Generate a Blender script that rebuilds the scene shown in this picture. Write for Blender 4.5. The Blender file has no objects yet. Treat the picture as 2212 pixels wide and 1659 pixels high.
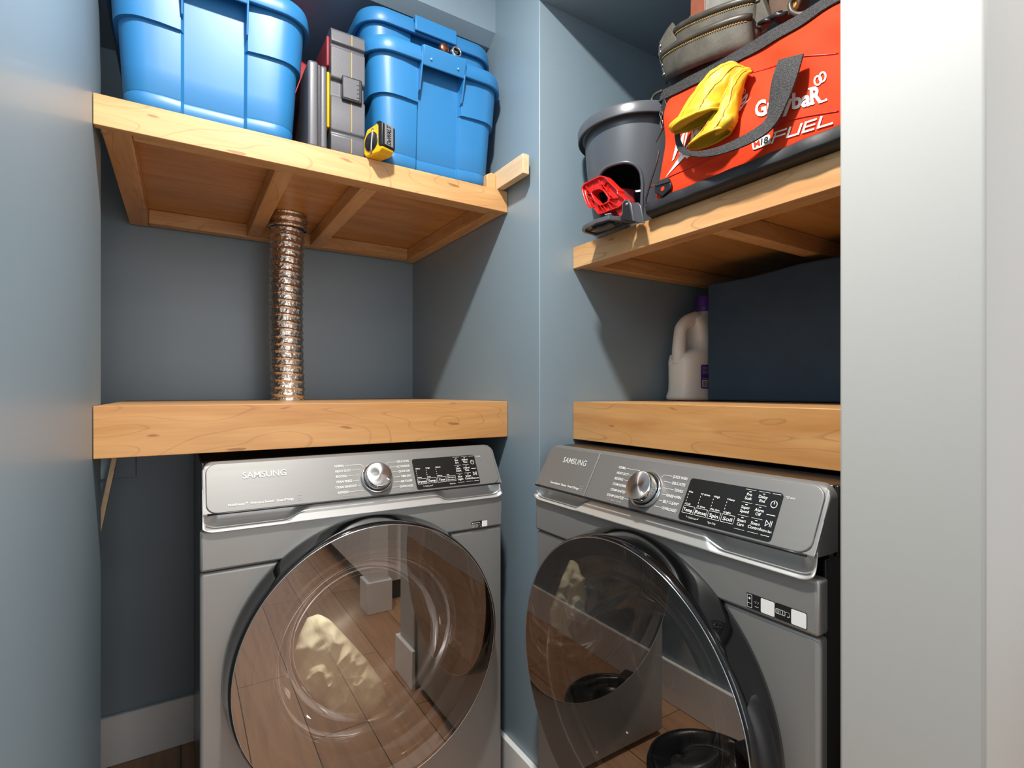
import bpy, bmesh, math, random
from mathutils import Vector, Matrix, noise
PI = math.pi
random.seed(7)
SC = bpy.context.scene
COL = SC.collection

# ------------------------------------------------------------------ camera, world, lights, exposure
CAM_H = 1.13
F_PX, CX, YH = 1130.0, 1106.0, 845.0          # focal length, centre column and horizon row of the 2212x1659 frame
cd = bpy.data.cameras.new('camera'); cam = bpy.data.objects.new('camera', cd); COL.objects.link(cam)
cam.location = (0, 0, CAM_H)
cam.rotation_euler = (PI/2, 0, -math.atan2(.535, .845))
cd.sensor_width = 36; cd.sensor_fit = 'HORIZONTAL'; cd.lens = F_PX/2212*36
cd.shift_y = (YH-829.5)/2212
cd.clip_start = .02
SC.camera = cam

w = bpy.data.worlds.new('world'); SC.world = w; w.use_nodes = True
w.node_tree.nodes['Background'].inputs[0].default_value = (.93, .96, 1, 1)
w.node_tree.nodes['Background'].inputs[1].default_value = .62

def lamp(name, loc, power, size, color=(1, .96, .90), target=None):
    l = bpy.data.lights.new(name, 'AREA'); l.shape = 'DISK'; l.size = size; l.energy = power; l.color = color
    o = bpy.data.objects.new(name, l); COL.objects.link(o); o.location = loc
    if target is not None:
        o.rotation_euler = (Vector(target)-Vector(loc)).to_track_quat('-Z', 'Y').to_euler()
    return o
lamp('ceiling_downlight', (.20, .50, 2.425), 30, .10)
lamp('ceiling_fill', (.50, -1.2, 2.42), 4, .5)  # added fill behind the camera, no known fixture
lamp('ceiling_fill', (1.30, -.40, 2.42), 13, .5)  # added fill for the grey wall, post and floor
wl = lamp('rear_fill', (1.0, -2.85, 1.35), 26, 2.0, (.95, .97, 1), (1.0, 0, 1.2)); wl.data.shape = 'RECTANGLE'; wl.data.size = 2.4; wl.data.size_y = 1.9  # added broad soft fill from the rear, no known window

SC.view_settings.view_transform = 'Standard'
SC.view_settings.look = 'None'
SC.view_settings.gamma = 1
SC.view_settings.use_curve_mapping = False
SC.view_settings.exposure = .42
SC.cycles.use_denoising = True
SC.cycles.max_bounces = 10
SC.cycles.diffuse_bounces = 5
SC.cycles.glossy_bounces = 5
SC.cycles.transparent_max_bounces = 12
SC.cycles.transmission_bounces = 6
SC.cycles.sample_clamp_indirect = 6

# ------------------------------------------------------------------ geometry from the picture
def ray(px, py):
    u = (px-CX)/F_PX
    return Vector((.845*u+.535, -.535*u+.845, (YH-py)/F_PX))
def PX(px, py, X):                             # point on the vertical plane x = X
    d = ray(px, py); t = X/d.x
    return Vector((X, d.y*t, d.z*t+CAM_H))
def PY(px, py, Y):
    d = ray(px, py); t = Y/d.y
    return Vector((d.x*t, Y, d.z*t+CAM_H))
def PZ(px, py, Z):
    d = ray(px, py); t = (Z-CAM_H)/d.z
    return Vector((d.x*t, d.y*t, Z))

# ------------------------------------------------------------------ materials
MATS = {}
def srgb(h):
    h = h.lstrip('#'); c = [int(h[i:i+2], 16)/255 for i in (0, 2, 4)]
    return tuple((x/12.92 if x <= .04045 else ((x+.055)/1.055)**2.4) for x in c)+(1,)
def base(name):
    m = bpy.data.materials.new(name); m.use_nodes = True; MATS[name] = m
    nt = m.node_tree; return m, nt, nt.nodes['Principled BSDF']
def bump(nt, b, scale, strength, dist=.001, detail=4, stretch=None, kind='noise'):
    tc = nt.nodes.new('ShaderNodeTexCoord'); mp = nt.nodes.new('ShaderNodeMapping')
    nt.links.new(tc.outputs['Object'], mp.inputs[0])
    if stretch: mp.inputs['Scale'].default_value = stretch
    if kind == 'noise':
        n = nt.nodes.new('ShaderNodeTexNoise'); n.inputs['Detail'].default_value = detail; out = n.outputs[0]
    else:
        n = nt.nodes.new('ShaderNodeTexVoronoi'); out = n.outputs[0]
    n.inputs['Scale'].default_value = scale
    nt.links.new(mp.outputs[0], n.inputs['Vector'])
    bp = nt.nodes.new('ShaderNodeBump'); bp.inputs['Strength'].default_value = strength; bp.inputs['Distance'].default_value = dist
    nt.links.new(out, bp.inputs['Height']); nt.links.new(bp.outputs[0], b.inputs['Normal'])
    return mp, n
def simple(name, col, rough=.5, metal=0, coat=0, spec=.5, bumps=None, var=0, varscale=8, sss=0, sheen=0):
    m, nt, b = base(name)
    c = srgb(col) if isinstance(col, str) else tuple(col)+(1,)
    b.inputs['Base Color'].default_value = c; b.inputs['Roughness'].default_value = rough; b.inputs['Metallic'].default_value = metal
    b.inputs['Coat Weight'].default_value = coat; b.inputs['Specular IOR Level'].default_value = spec
    b.inputs['Sheen Weight'].default_value = sheen
    if sss: b.inputs['Subsurface Weight'].default_value = sss; b.inputs['Subsurface Radius'].default_value = (.02, .02, .02); b.inputs['Subsurface Scale'].default_value = 1
    if bumps: bump(nt, b, *bumps)
    if var:
        tc = nt.nodes.new('ShaderNodeTexCoord'); n = nt.nodes.new('ShaderNodeTexNoise'); n.inputs['Scale'].default_value = varscale; n.inputs['Detail'].default_value = 6
        nt.links.new(tc.outputs['Object'], n.inputs['Vector'])
        r = nt.nodes.new('ShaderNodeValToRGB')
        r.color_ramp.elements[0].position = .3; r.color_ramp.elements[1].position = .7
        r.color_ramp.elements[0].color = tuple(x*(1-var) for x in c[:3])+(1,)
        r.color_ramp.elements[1].color = tuple(min(1, x*(1+var)) for x in c[:3])+(1,)
        nt.links.new(n.outputs[0], r.inputs[0]); nt.links.new(r.outputs[0], b.inputs['Base Color'])
    return m
def wood(name, axis, light, mid, dark, rough=.42, scale=1.0, pits=True):
    """Plywood / pine: grain runs along AXIS ('x','y','z') of object space."""
    m, nt, b = base(name)
    tc = nt.nodes.new('ShaderNodeTexCoord'); mp = nt.nodes.new('ShaderNodeMapping')
    nt.links.new(tc.outputs['Object'], mp.inputs[0])
    st = {'x': (1.6, 14, 14), 'y': (14, 1.6, 14), 'z': (14, 14, 1.6)}[axis]
    mp.inputs['Scale'].default_value = tuple(s*scale for s in st)
    n1 = nt.nodes.new('ShaderNodeTexNoise'); n1.inputs['Scale'].default_value = 1.0; n1.inputs['Detail'].default_value = 6; n1.inputs['Distortion'].default_value = 1.3
    nt.links.new(mp.outputs[0], n1.inputs['Vector'])
    r = nt.nodes.new('ShaderNodeValToRGB'); e = r.color_ramp.elements
    e[0].position = .28; e[0].color = srgb(mid); e[1].position = .62; e[1].color = srgb(light)
    nt.links.new(n1.outputs[0], r.inputs[0])
    # fine pores
    mp2 = nt.nodes.new('ShaderNodeMapping'); nt.links.new(tc.outputs['Object'], mp2.inputs[0])
    st2 = {'x': (10, 160, 160), 'y': (160, 10, 160), 'z': (160, 160, 10)}[axis]; mp2.inputs['Scale'].default_value = st2
    n2 = nt.nodes.new('ShaderNodeTexNoise'); n2.inputs['Scale'].default_value = 1; n2.inputs['Detail'].default_value = 3
    nt.links.new(mp2.outputs[0], n2.inputs['Vector'])
    mx = nt.nodes.new('ShaderNodeMixRGB'); mx.blend_type = 'MULTIPLY'; mx.inputs[0].default_value = .22
    nt.links.new(r.outputs[0], mx.inputs[1]); nt.links.new(n2.outputs[0], mx.inputs[2])
    # growth lines: contour bands of a slow noise
    mp3 = nt.nodes.new('ShaderNodeMapping'); nt.links.new(tc.outputs['Object'], mp3.inputs[0])
    st3 = {'x': (1.3, 6, 6), 'y': (6, 1.3, 6), 'z': (6, 6, 1.3)}[axis]; mp3.inputs['Scale'].default_value = st3
    n3 = nt.nodes.new('ShaderNodeTexNoise'); n3.inputs['Scale'].default_value = 1.2; n3.inputs['Detail'].default_value = 2
    nt.links.new(mp3.outputs[0], n3.inputs['Vector'])
    mu = nt.nodes.new('ShaderNodeMath'); mu.operation = 'MULTIPLY'; mu.inputs[1].default_value = 16; nt.links.new(n3.outputs[0], mu.inputs[0])
    fr = nt.nodes.new('ShaderNodeMath'); fr.operation = 'FRACT'; nt.links.new(mu.outputs[0], fr.inputs[0])
    r3 = nt.nodes.new('ShaderNodeValToRGB'); e3 = r3.color_ramp.elements
    e3[0].position = .0; e3[0].color = (.42, .42, .42, 1); e3[1].position = .09; e3[1].color = (0, 0, 0, 1)
    nt.links.new(fr.outputs[0], r3.inputs[0])
    mx3 = nt.nodes.new('ShaderNodeMixRGB'); nt.links.new(r3.outputs[0], mx3.inputs[0]); nt.links.new(mx.outputs[0], mx3.inputs[1]); mx3.inputs[2].default_value = srgb(dark)
    last = mx3
    if pits:
        mp4 = nt.nodes.new('ShaderNodeMapping'); nt.links.new(tc.outputs['Object'], mp4.inputs[0])
        st4 = {'x': (14, 60, 60), 'y': (60, 14, 60), 'z': (60, 60, 14)}[axis]; mp4.inputs['Scale'].default_value = st4
        v = nt.nodes.new('ShaderNodeTexNoise'); v.inputs['Scale'].default_value = 1; v.inputs['Detail'].default_value = 1; nt.links.new(mp4.outputs[0], v.inputs['Vector'])
        r4 = nt.nodes.new('ShaderNodeValToRGB'); e4 = r4.color_ramp.elements
        e4[0].position = .735; e4[0].color = (0, 0, 0, 1); e4[1].position = .775; e4[1].color = (.75, .75, .75, 1)
        nt.links.new(v.outputs[0], r4.inputs[0])
        mx4 = nt.nodes.new('ShaderNodeMixRGB'); nt.links.new(r4.outputs[0], mx4.inputs[0]); nt.links.new(mx3.outputs[0], mx4.inputs[1]); mx4.inputs[2].default_value = srgb(dark)
        last = mx4
    nt.links.new(last.outputs[0], b.inputs['Base Color'])
    b.inputs['Roughness'].default_value = rough; b.inputs['Coat Weight'].default_value = .15; b.inputs['Coat Roughness'].default_value = .3
    bp = nt.nodes.new('ShaderNodeBump'); bp.inputs['Strength'].default_value = .15; bp.inputs['Distance'].default_value = .0006
    nt.links.new(n2.outputs[0], bp.inputs['Height']); nt.links.new(bp.outputs[0], b.inputs['Normal'])
    return m

M = {}
M['blue_wall'] = simple('blue_paint', '#7f929e', .42, spec=.8, coat=.06, bumps=(220, .12, .0006, 3), var=.03, varscale=2)
M['grey_wall'] = simple('pale_grey_paint', '#b4b4b1', .5, bumps=(180, .12, .0006, 3))
M['white_paint'] = simple('white_trim_paint', '#efefed', .4)
M['ceiling'] = simple('ceiling_paint', '#dcdcda', .8)
LW, MW, DW = '#dbab74', '#c98f55', '#85552a'
M['ply_x'] = wood('maple_plywood_along_width', 'x', LW, MW, DW)
M['ply_y'] = wood('maple_plywood_along_depth', 'y', LW, MW, DW)
M['pine_x'] = wood('pine_along_width', 'x', '#dcae78', '#c28e56', '#7a4a22', .5, 1.6, False)
M['pine_y'] = wood('pine_along_depth', 'y', '#dcae78', '#c28e56', '#7a4a22', .5, 1.6, False)
M['ply_low_x'] = wood('shaded_plywood_along_width', 'x', '#d39d62', '#c08448', DW)  # same plywood darkened: weaker light on the lower fascias is in the colour
M['ply_low_y'] = wood('shaded_plywood_along_depth', 'y', '#d39d62', '#c08448', DW)  # depth-grain twin, with the same shade in its colour
M['under_x'] = wood('plywood_underside_width', 'x', '#d09b5c', '#b98044', '#8a5426', .35, 1.2, False)
M['pine_pale'] = wood('pale_pine', 'y', '#e8cda6', '#dcb98c', '#b98e5e', .55, 2, False)
M['tote'] = simple('blue_polyethylene', '#2873ab', .40, spec=.5, bumps=(30, .06, .001, 3), var=.05, varscale=5)
M['tote_print'] = simple('pale_blue_stud', '#7db8e2', .4)
M['case'] = simple('grey_black_plastic', '#55555b', .38, bumps=(400, .25, .0005, 2))
M['case_dark'] = simple('dark_plastic', '#26262a', .35, bumps=(300, .2, .0005, 2))
M['red_plastic'] = simple('red_plastic', '#c8201a', .35)
M['red_dull'] = simple('dull_red_plastic', '#93343a', .45)
M['yellow_plastic'] = simple('yellow_plastic', '#e6b413', .35)
M['yellow_line'] = simple('yellow_gasket', '#c99a2e', .5)
M['display'] = simple('display_window', '#1c1d1d', .28, spec=.35)
M['black_gloss'] = simple('black_gloss_plastic', '#0b0b0c', .08, coat=.6)
M['black'] = simple('black_plastic', '#17171a', .4)
M['grey_print'] = simple('grey_rubber', '#77777b', .5)
M['white_ink'] = simple('white_ink', '#f2f2ee', .5)
M['black_ink'] = simple('black_ink', '#141414', .5)
M['grey_ink'] = simple('grey_ink', '#c6c5c0', .5)
M['silver_ink'] = simple('silver_ink', '#c9c9c7', .35)
M['faint_ink'] = simple('faint_ink', '#a9a8a3', .5)
M['chrome'] = simple('chrome', '#d6d6d6', .08, 1)
M['steel'] = simple('bright_steel', '#b9b9ba', .22, 1)
M['copper'] = simple('tarnished_copper', '#8a5a44', .35, 1, var=.2, varscale=60)
M['silver_line'] = simple('silver_edge', '#cfcfcf', .25, 1)
M['dark_navy'] = simple('navy_canvas', '#35485b', .9, bumps=(500, .4, .0006, 3), var=.10, varscale=12)
M['jug'] = simple('frosted_jug_plastic', '#f0eae3', .35, sss=.25)
M['purple'] = simple('purple_label', '#55308f', .35)
M['bucket'] = simple('charcoal_bucket_plastic', '#4c5056', .30, bumps=(40, .05, .001, 2))
M['bag'] = simple('orange_red_canvas', '#cc350e', .8, spec=.25, bumps=(700, .35, .0006, 3), var=.05, varscale=10)
M['webbing'] = None
M['leather'] = simple('worn_suede_leather', '#4e4a41', .7, bumps=(140, .5, .0012, 6), var=.35, varscale=22)
M['leather_grey'] = simple('pale_worn_leather', '#77746f', .75, bumps=(140, .4, .001, 6), var=.18, varscale=30)
M['leather_brown'] = simple('brown_leather', '#48301f', .6, bumps=(100, .4, .001, 6), var=.3, varscale=25)
M['leather_rim'] = simple('oiled_leather_binding', '#3f3b33', .42, bumps=(90, .3, .001, 5), var=.35, varscale=30)
M['thread'] = simple('gold_thread', '#d3a646', .6)
M['glove'] = simple('yellow_cowhide', '#c9a012', .55, bumps=(160, .3, .0008, 4), var=.07, varscale=25)
M['glove_in'] = simple('glove_lining', '#b39a18', .8)
M['handle_wood'] = simple('reddish_tool_handle', '#7c4431', .45, var=.15, varscale=40)
M['washer_dark'] = simple('dark_cabinet_enamel', '#1a1818', .25)
M['drum'] = simple('drum_steel', '#55534f', .35, 1)
M['rubber'] = simple('grey_gasket_rubber', '#2b2b2c', .6)
M['cloth'] = simple('cream_cotton', '#e3dcc2', .9, bumps=(300, .4, .0006, 3))
M['plinth'] = simple('white_plinth', '#e2e0de', .45)

def brushed(name, col, rough, axis_scale, metal=.9):
    m, nt, b = base(name)
    b.inputs['Base Color'].default_value = srgb(col); b.inputs['Metallic'].default_value = metal
    tc = nt.nodes.new('ShaderNodeTexCoord'); mp = nt.nodes.new('ShaderNodeMapping'); mp.inputs['Scale'].default_value = axis_scale
    nt.links.new(tc.outputs['Object'], mp.inputs[0])
    n = nt.nodes.new('ShaderNodeTexNoise'); n.inputs['Scale'].default_value = 1; n.inputs['Detail'].default_value = 4
    nt.links.new(mp.outputs[0], n.inputs['Vector'])
    mr = nt.nodes.new('ShaderNodeMapRange'); mr.inputs[3].default_value = rough-.06; mr.inputs[4].default_value = rough+.08
    nt.links.new(n.outputs[0], mr.inputs[0]); nt.links.new(mr.outputs[0], b.inputs['Roughness'])
    bp = nt.nodes.new('ShaderNodeBump'); bp.inputs['Strength'].default_value = .12; bp.inputs['Distance'].default_value = .0003
    nt.links.new(n.outputs[0], bp.inputs['Height']); nt.links.new(bp.outputs[0], b.inputs['Normal'])
    return m
M['platinum'] = brushed('brushed_platinum_steel', '#9b9a97', .42, (4, 4, 900), .5)
M['console'] = brushed('brushed_console_steel', '#82817f', .48, (4, 4, 900), .5)
M['lip'] = simple('lit_satin_steel', '#cfcecb', .32, .5)  # body steel made lighter, since the lip faces up to the light
def make_dial():
    m, nt, b = base('spun_steel_dial')
    b.inputs['Base Color'].default_value = srgb('#c9c9c7'); b.inputs['Metallic'].default_value = 1; b.inputs['Roughness'].default_value = .3
    b.inputs['Anisotropic'].default_value = .9
    t = nt.nodes.new('ShaderNodeTangent'); t.direction_type = 'RADIAL'; t.axis = 'Z'
    nt.links.new(t.outputs[0], b.inputs['Tangent'])
    return m
M['dial'] = make_dial()
def make_door_glass():
    m = bpy.data.materials.new('tinted_mirror_glass'); m.use_nodes = True; nt = m.node_tree; nt.nodes.clear()
    o = nt.nodes.new('ShaderNodeOutputMaterial'); mix = nt.nodes.new('ShaderNodeMixShader')
    t = nt.nodes.new('ShaderNodeBsdfTransparent'); t.inputs[0].default_value = (.86, .82, .78, 1)
    g = nt.nodes.new('ShaderNodeBsdfGlossy'); g.inputs['Roughness'].default_value = .0; g.inputs[0].default_value = (.80, .74, .70, 1)
    fr = nt.nodes.new('ShaderNodeFresnel'); fr.inputs[0].default_value = 1.9
    mr = nt.nodes.new('ShaderNodeMapRange'); mr.inputs[1].default_value = .05; mr.inputs[2].default_value = 1; mr.inputs[3].default_value = .34; mr.inputs[4].default_value = .92
    nt.links.new(fr.outputs[0], mr.inputs[0]); nt.links.new(mr.outputs[0], mix.inputs[0])
    nt.links.new(t.outputs[0], mix.inputs[1]); nt.links.new(g.outputs[0], mix.inputs[2]); nt.links.new(mix.outputs[0], o.inputs[0])
    return m
M['door_glass'] = make_door_glass()
def make_bowl_glass():
    m = bpy.data.materials.new('clear_bowl_glass'); m.use_nodes = True; nt = m.node_tree; nt.nodes.clear()
    o = nt.nodes.new('ShaderNodeOutputMaterial'); mix = nt.nodes.new('ShaderNodeMixShader')
    t = nt.nodes.new('ShaderNodeBsdfTransparent'); t.inputs[0].default_value = (.90, .93, .91, 1)
    g = nt.nodes.new('ShaderNodeBsdfGlossy'); g.inputs['Roughness'].default_value = .02
    fr = nt.nodes.new('ShaderNodeFresnel'); fr.inputs[0].default_value = 1.5
    nt.links.new(fr.outputs[0], mix.inputs[0])
    nt.links.new(t.outputs[0], mix.inputs[1]); nt.links.new(g.outputs[0], mix.inputs[2]); nt.links.new(mix.outputs[0], o.inputs[0])
    return m
M['bowl_glass'] = make_bowl_glass()
def make_webbing():
    m, nt, b = base('black_webbing')
    tc = nt.nodes.new('ShaderNodeTexCoord'); ch = nt.nodes.new('ShaderNodeTexVoronoi'); ch.inputs['Scale'].default_value = 620
    mp = nt.nodes.new('ShaderNodeMapping'); mp.inputs['Scale'].default_value = (.5, .6, 1)
    nt.links.new(tc.outputs['Object'], mp.inputs[0]); nt.links.new(mp.outputs[0], ch.inputs['Vector'])
    r = nt.nodes.new('ShaderNodeValToRGB'); e = r.color_ramp.elements
    e[0].position = .2; e[0].color = srgb('#434142'); e[1].position = .5; e[1].color = srgb('#151416')
    nt.links.new(ch.outputs[0], r.inputs[0]); nt.links.new(r.outputs[0], b.inputs['Base Color']); b.inputs['Roughness'].default_value = .75
    bp = nt.nodes.new('ShaderNodeBump'); bp.inputs['Strength'].default_value = .5; bp.inputs['Distance'].default_value = .0008; bp.invert = True
    nt.links.new(ch.outputs[0], bp.inputs['Height']); nt.links.new(bp.outputs[0], b.inputs['Normal'])
    return m
M['webbing'] = make_webbing()
M['bag_base'] = simple('black_bag_base', '#1d1d1f', .5, bumps=(60, .4, .001, 4))
def make_foil():
    m, nt, b = base('crinkled_foil')
    b.inputs['Base Color'].default_value = srgb('#e6dbd0'); b.inputs['Metallic'].default_value = 1; b.inputs['Roughness'].default_value = .24
    tc = nt.nodes.new('ShaderNodeTexCoord'); v = nt.nodes.new('ShaderNodeTexVoronoi'); v.inputs['Scale'].default_value = 60
    n = nt.nodes.new('ShaderNodeTexNoise'); n.inputs['Scale'].default_value = 90; n.inputs['Detail'].default_value = 3
    nt.links.new(tc.outputs['Object'], n.inputs['Vector'])
    ad = nt.nodes.new('ShaderNodeVectorMath'); ad.operation = 'MULTIPLY_ADD'; ad.inputs[1].default_value = (.03, .03, .03)
    nt.links.new(n.outputs['Color'], ad.inputs[0]); nt.links.new(tc.outputs['Object'], ad.inputs[2]); nt.links.new(ad.outputs[0], v.inputs['Vector'])
    bp = nt.nodes.new('ShaderNodeBump'); bp.inputs['Strength'].default_value = .55; bp.inputs['Distance'].default_value = .003
    nt.links.new(v.outputs[0], bp.inputs['Height']); nt.links.new(bp.outputs[0], b.inputs['Normal'])
    return m
M['foil'] = make_foil()
def make_floor():
    m, nt, b = base('oak_plank_floor')
    tc = nt.nodes.new('ShaderNodeTexCoord'); mp = nt.nodes.new('ShaderNodeMapping'); mp.inputs['Rotation'].default_value = (0, 0, PI/2)
    nt.links.new(tc.outputs['Object'], mp.inputs[0])
    br = nt.nodes.new('ShaderNodeTexBrick'); br.offset = .37; br.inputs['Scale'].default_value = 1
    br.inputs['Brick Width'].default_value = 1.25; br.inputs['Row Height'].default_value = .18; br.inputs['Mortar Size'].default_value = .0015
    br.inputs['Color1'].default_value = srgb('#bb9270'); br.inputs['Color2'].default_value = srgb('#a87d5b'); br.inputs['Mortar'].default_value = srgb('#3a2719')
    nt.links.new(mp.outputs[0], br.inputs['Vector'])
    mp2 = nt.nodes.new('ShaderNodeMapping'); mp2.inputs['Scale'].default_value = (50, 3, 1); nt.links.new(tc.outputs['Object'], mp2.inputs[0])
    n = nt.nodes.new('ShaderNodeTexNoise'); n.inputs['Scale'].default_value = 1; n.inputs['Detail'].default_value = 6; n.inputs['Distortion'].default_value = .6
    nt.links.new(mp2.outputs[0], n.inputs['Vector'])
    mx = nt.nodes.new('ShaderNodeMixRGB'); mx.blend_type = 'MULTIPLY'; mx.inputs[0].default_value = .5
    r = nt.nodes.new('ShaderNodeValToRGB'); r.color_ramp.elements[0].position = .3; r.color_ramp.elements[0].color = (.5, .5, .5, 1); r.color_ramp.elements[1].position = .6
    nt.links.new(n.outputs[0], r.inputs[0]); nt.links.new(br.outputs[0], mx.inputs[1]); nt.links.new(r.outputs[0], mx.inputs[2])
    nt.links.new(mx.outputs[0], b.inputs['Base Color']); b.inputs['Roughness'].default_value = .45
    return m
M['floor'] = make_floor()

# ------------------------------------------------------------------ mesh helpers
def box(bm, x0, x1, y0, y1, z0, z1):
    v = [bm.verts.new(p) for p in ((x0,y0,z0),(x1,y0,z0),(x1,y1,z0),(x0,y1,z0),(x0,y0,z1),(x1,y0,z1),(x1,y1,z1),(x0,y1,z1))]
    for f in ((3,2,1,0),(4,5,6,7),(0,1,5,4),(1,2,6,5),(2,3,7,6),(3,0,4,7)): bm.faces.new([v[i] for i in f])
    return v
def BOX(*a):
    bm = bmesh.new(); box(bm, *a); return bm
def prism3(bm, loop0, loop1):
    a = [bm.verts.new(p) for p in loop0]; b = [bm.verts.new(p) for p in loop1]; n = len(a)
    bm.faces.new(a[::-1]); bm.faces.new(b)
    for i in range(n): bm.faces.new((a[i], a[(i+1) % n], b[(i+1) % n], b[i]))
def skin(bm, rings, closed=True, cap0=True, cap1=True):
    R = [[bm.verts.new(p) for p in r] for r in rings]; n = len(R[0])
    for i in range(len(R)-1):
        for j in range(n if closed else n-1):
            k = (j+1) % n
            bm.faces.new((R[i][j], R[i][k], R[i+1][k], R[i+1][j]))
    if cap0: bm.faces.new(R[0][::-1])
    if cap1: bm.faces.new(R[-1])
    return R
def tube(bm, pts, r, n=10, closed=False, cap=True):
    pts = [Vector(p) for p in pts]; N = len(pts)
    rs = r if isinstance(r, (list, tuple)) else [r]*N
    t0 = (pts[1]-pts[0]).normalized(); up = Vector((0, 0, 1)) if abs(t0.z) < .9 else Vector((1, 0, 0))
    u = t0.cross(up).normalized(); rings = []
    for i in range(N):
        a = pts[(i-1) % N] if (closed or i > 0) else pts[0]; b = pts[(i+1) % N] if (closed or i < N-1) else pts[-1]
        t = (b-a).normalized(); u = (u-t*u.dot(t)).normalized(); v = t.cross(u)
        rings.append([pts[i]+(u*math.cos(2*PI*k/n)+v*math.sin(2*PI*k/n))*rs[i] for k in range(n)])
    if closed:
        rings.append(rings[0]); skin(bm, rings, True, False, False); bmesh.ops.remove_doubles(bm, verts=bm.verts, dist=1e-6)
    else: skin(bm, rings, True, cap, cap)
def lathe(bm, prof, n=64, c=(0, 0, 0), axis='z', cap0=False, cap1=False):
    rings = []
    for r, h in prof:
        ring = []
        for k in range(n):
            a = 2*PI*k/n; x, y = r*math.cos(a), r*math.sin(a)
            p = {'z': (x, y, h), 'y': (x, h, y), 'x': (h, x, y)}[axis]
            ring.append((p[0]+c[0], p[1]+c[1], p[2]+c[2]))
        rings.append(ring)
    skin(bm, rings, True, cap0, cap1)
def smoothpath(pts, k=6):
    pts = [Vector(p) for p in pts]; out = []
    for i in range(len(pts)-1):
        p0 = pts[max(i-1, 0)]; p1 = pts[i]; p2 = pts[i+1]; p3 = pts[min(i+2, len(pts)-1)]
        for j in range(k):
            t = j/k
            out.append(.5*((2*p1)+(p2-p0)*t+(2*p0-5*p1+4*p2-p3)*t*t+(3*p1-p0-3*p2+p3)*t**3))
    out.append(pts[-1]); return out
def rrect(x0, x1, y0, y1, r, k=6):
    pts = []
    for cx, cy, a0 in ((x1-r, y0+r, -PI/2), (x1-r, y1-r, 0), (x0+r, y1-r, PI/2), (x0+r, y0+r, PI)):
        for i in range(k+1):
            a = a0+PI/2*i/k; pts.append((cx+r*math.cos(a), cy+r*math.sin(a)))
    return pts
def obj(name, bm, m, parent=None, smooth=None, bevel=0, seg=2, solid=0, sub=0, label=None):
    bmesh.ops.recalc_face_normals(bm, faces=bm.faces[:])
    me = bpy.data.meshes.new(name); bm.to_mesh(me); bm.free()
    o = bpy.data.objects.new(name, me); COL.objects.link(o)
    ms = m if isinstance(m, (list, tuple)) else [m]
    for x in ms: me.materials.append(x)
    if solid:
        md = o.modifiers.new('s', 'SOLIDIFY'); md.thickness = solid; md.offset = 0
    if bevel:
        md = o.modifiers.new('b', 'BEVEL'); md.width = bevel; md.segments = seg; md.limit_method = 'ANGLE'; md.angle_limit = .6
    if sub:
        md = o.modifiers.new('u', 'SUBSURF'); md.levels = sub; md.render_levels = sub
    if smooth is None: smooth = bool(bevel or sub)
    if smooth:
        me.shade_smooth() if hasattr(me, 'shade_smooth') else None
        if smooth is not True or bevel:
            try:
                me.set_sharp_from_angle(angle=.7)
            except Exception: pass
    if parent is not None: o.parent = parent
    if label: o['label'] = label
    return o
def thing(name, label, cat, loc=(0, 0, 0), rz=0, group=None, rot=None):
    o = bpy.data.objects.new(name, None); COL.objects.link(o); o.empty_display_size = .05
    o.location = loc; o.rotation_euler = rot if rot else (0, 0, rz); o['label'] = label; o['category'] = cat
    if group: o['group'] = group
    return o
def tag(o, label, cat, group=None):
    o['label'] = label; o['category'] = cat
    if group: o['group'] = group
    return o
def struct(name, bm, m, bevel=0):
    o = obj(name, bm, m, bevel=bevel); o['kind'] = 'structure'; return o

_tc = {}
def glyphs(s, bold=0, shear=0):
    key = (s, bold, shear)
    if key not in _tc:
        cu = bpy.data.curves.new('t', 'FONT'); cu.body = s; cu.offset = bold; cu.shear = shear; cu.resolution_u = 3; cu.size = 1
        ob = bpy.data.objects.new('t', cu); COL.objects.link(ob)
        dg = bpy.context.evaluated_depsgraph_get(); me = bpy.data.meshes.new_from_object(ob.evaluated_get(dg))
        vs = [v.co.copy() for v in me.vertices]; fs = [tuple(p.vertices) for p in me.polygons]
        bpy.data.objects.remove(ob); bpy.data.curves.remove(cu); bpy.data.meshes.remove(me)
        x0 = min(v.x for v in vs); x1 = max(v.x for v in vs); 
        _tc[key] = (vs, fs, x0, x1)
    return _tc[key]
CAPH = .70
def put_text(bm, s, fn, x, y, h, width=None, align='l', bold=0, shear=0, squeeze=1.0):
    """Lay text in 2D (x, y = baseline, h = cap height) and map every vertex through fn(x, y)."""
    vs, fs, x0, x1 = glyphs(s, bold, shear)
    sy = h/CAPH; sx = sy*squeeze if width is None else width/(x1-x0)
    W = (x1-x0)*sx; ox = x - (W if align == 'r' else W/2 if align == 'c' else 0)
    nv = [bm.verts.new(fn(ox+(v.x-x0)*sx, y+v.y*sy)) for v in vs]
    for f in fs:
        try: bm.faces.new([nv[i] for i in f])
        except ValueError: pass
def put_line(bm, pts, w, fn):
    for (a, b) in zip(pts[:-1], pts[1:]):
        d = Vector((b[0]-a[0], b[1]-a[1])); L = d.length; d /= L; n = Vector((-d.y, d.x))*w/2; e = d*w*.5
        q = [(a[0]-e.x-n.x, a[1]-e.y-n.y), (b[0]+e.x-n.x, b[1]+e.y-n.y), (b[0]+e.x+n.x, b[1]+e.y+n.y), (a[0]-e.x+n.x, a[1]-e.y+n.y)]
        bm.faces.new([bm.verts.new(fn(*p)) for p in q])
def put_poly(bm, pts, fn):
    bm.faces.new([bm.verts.new(fn(*p)) for p in pts])
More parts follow.
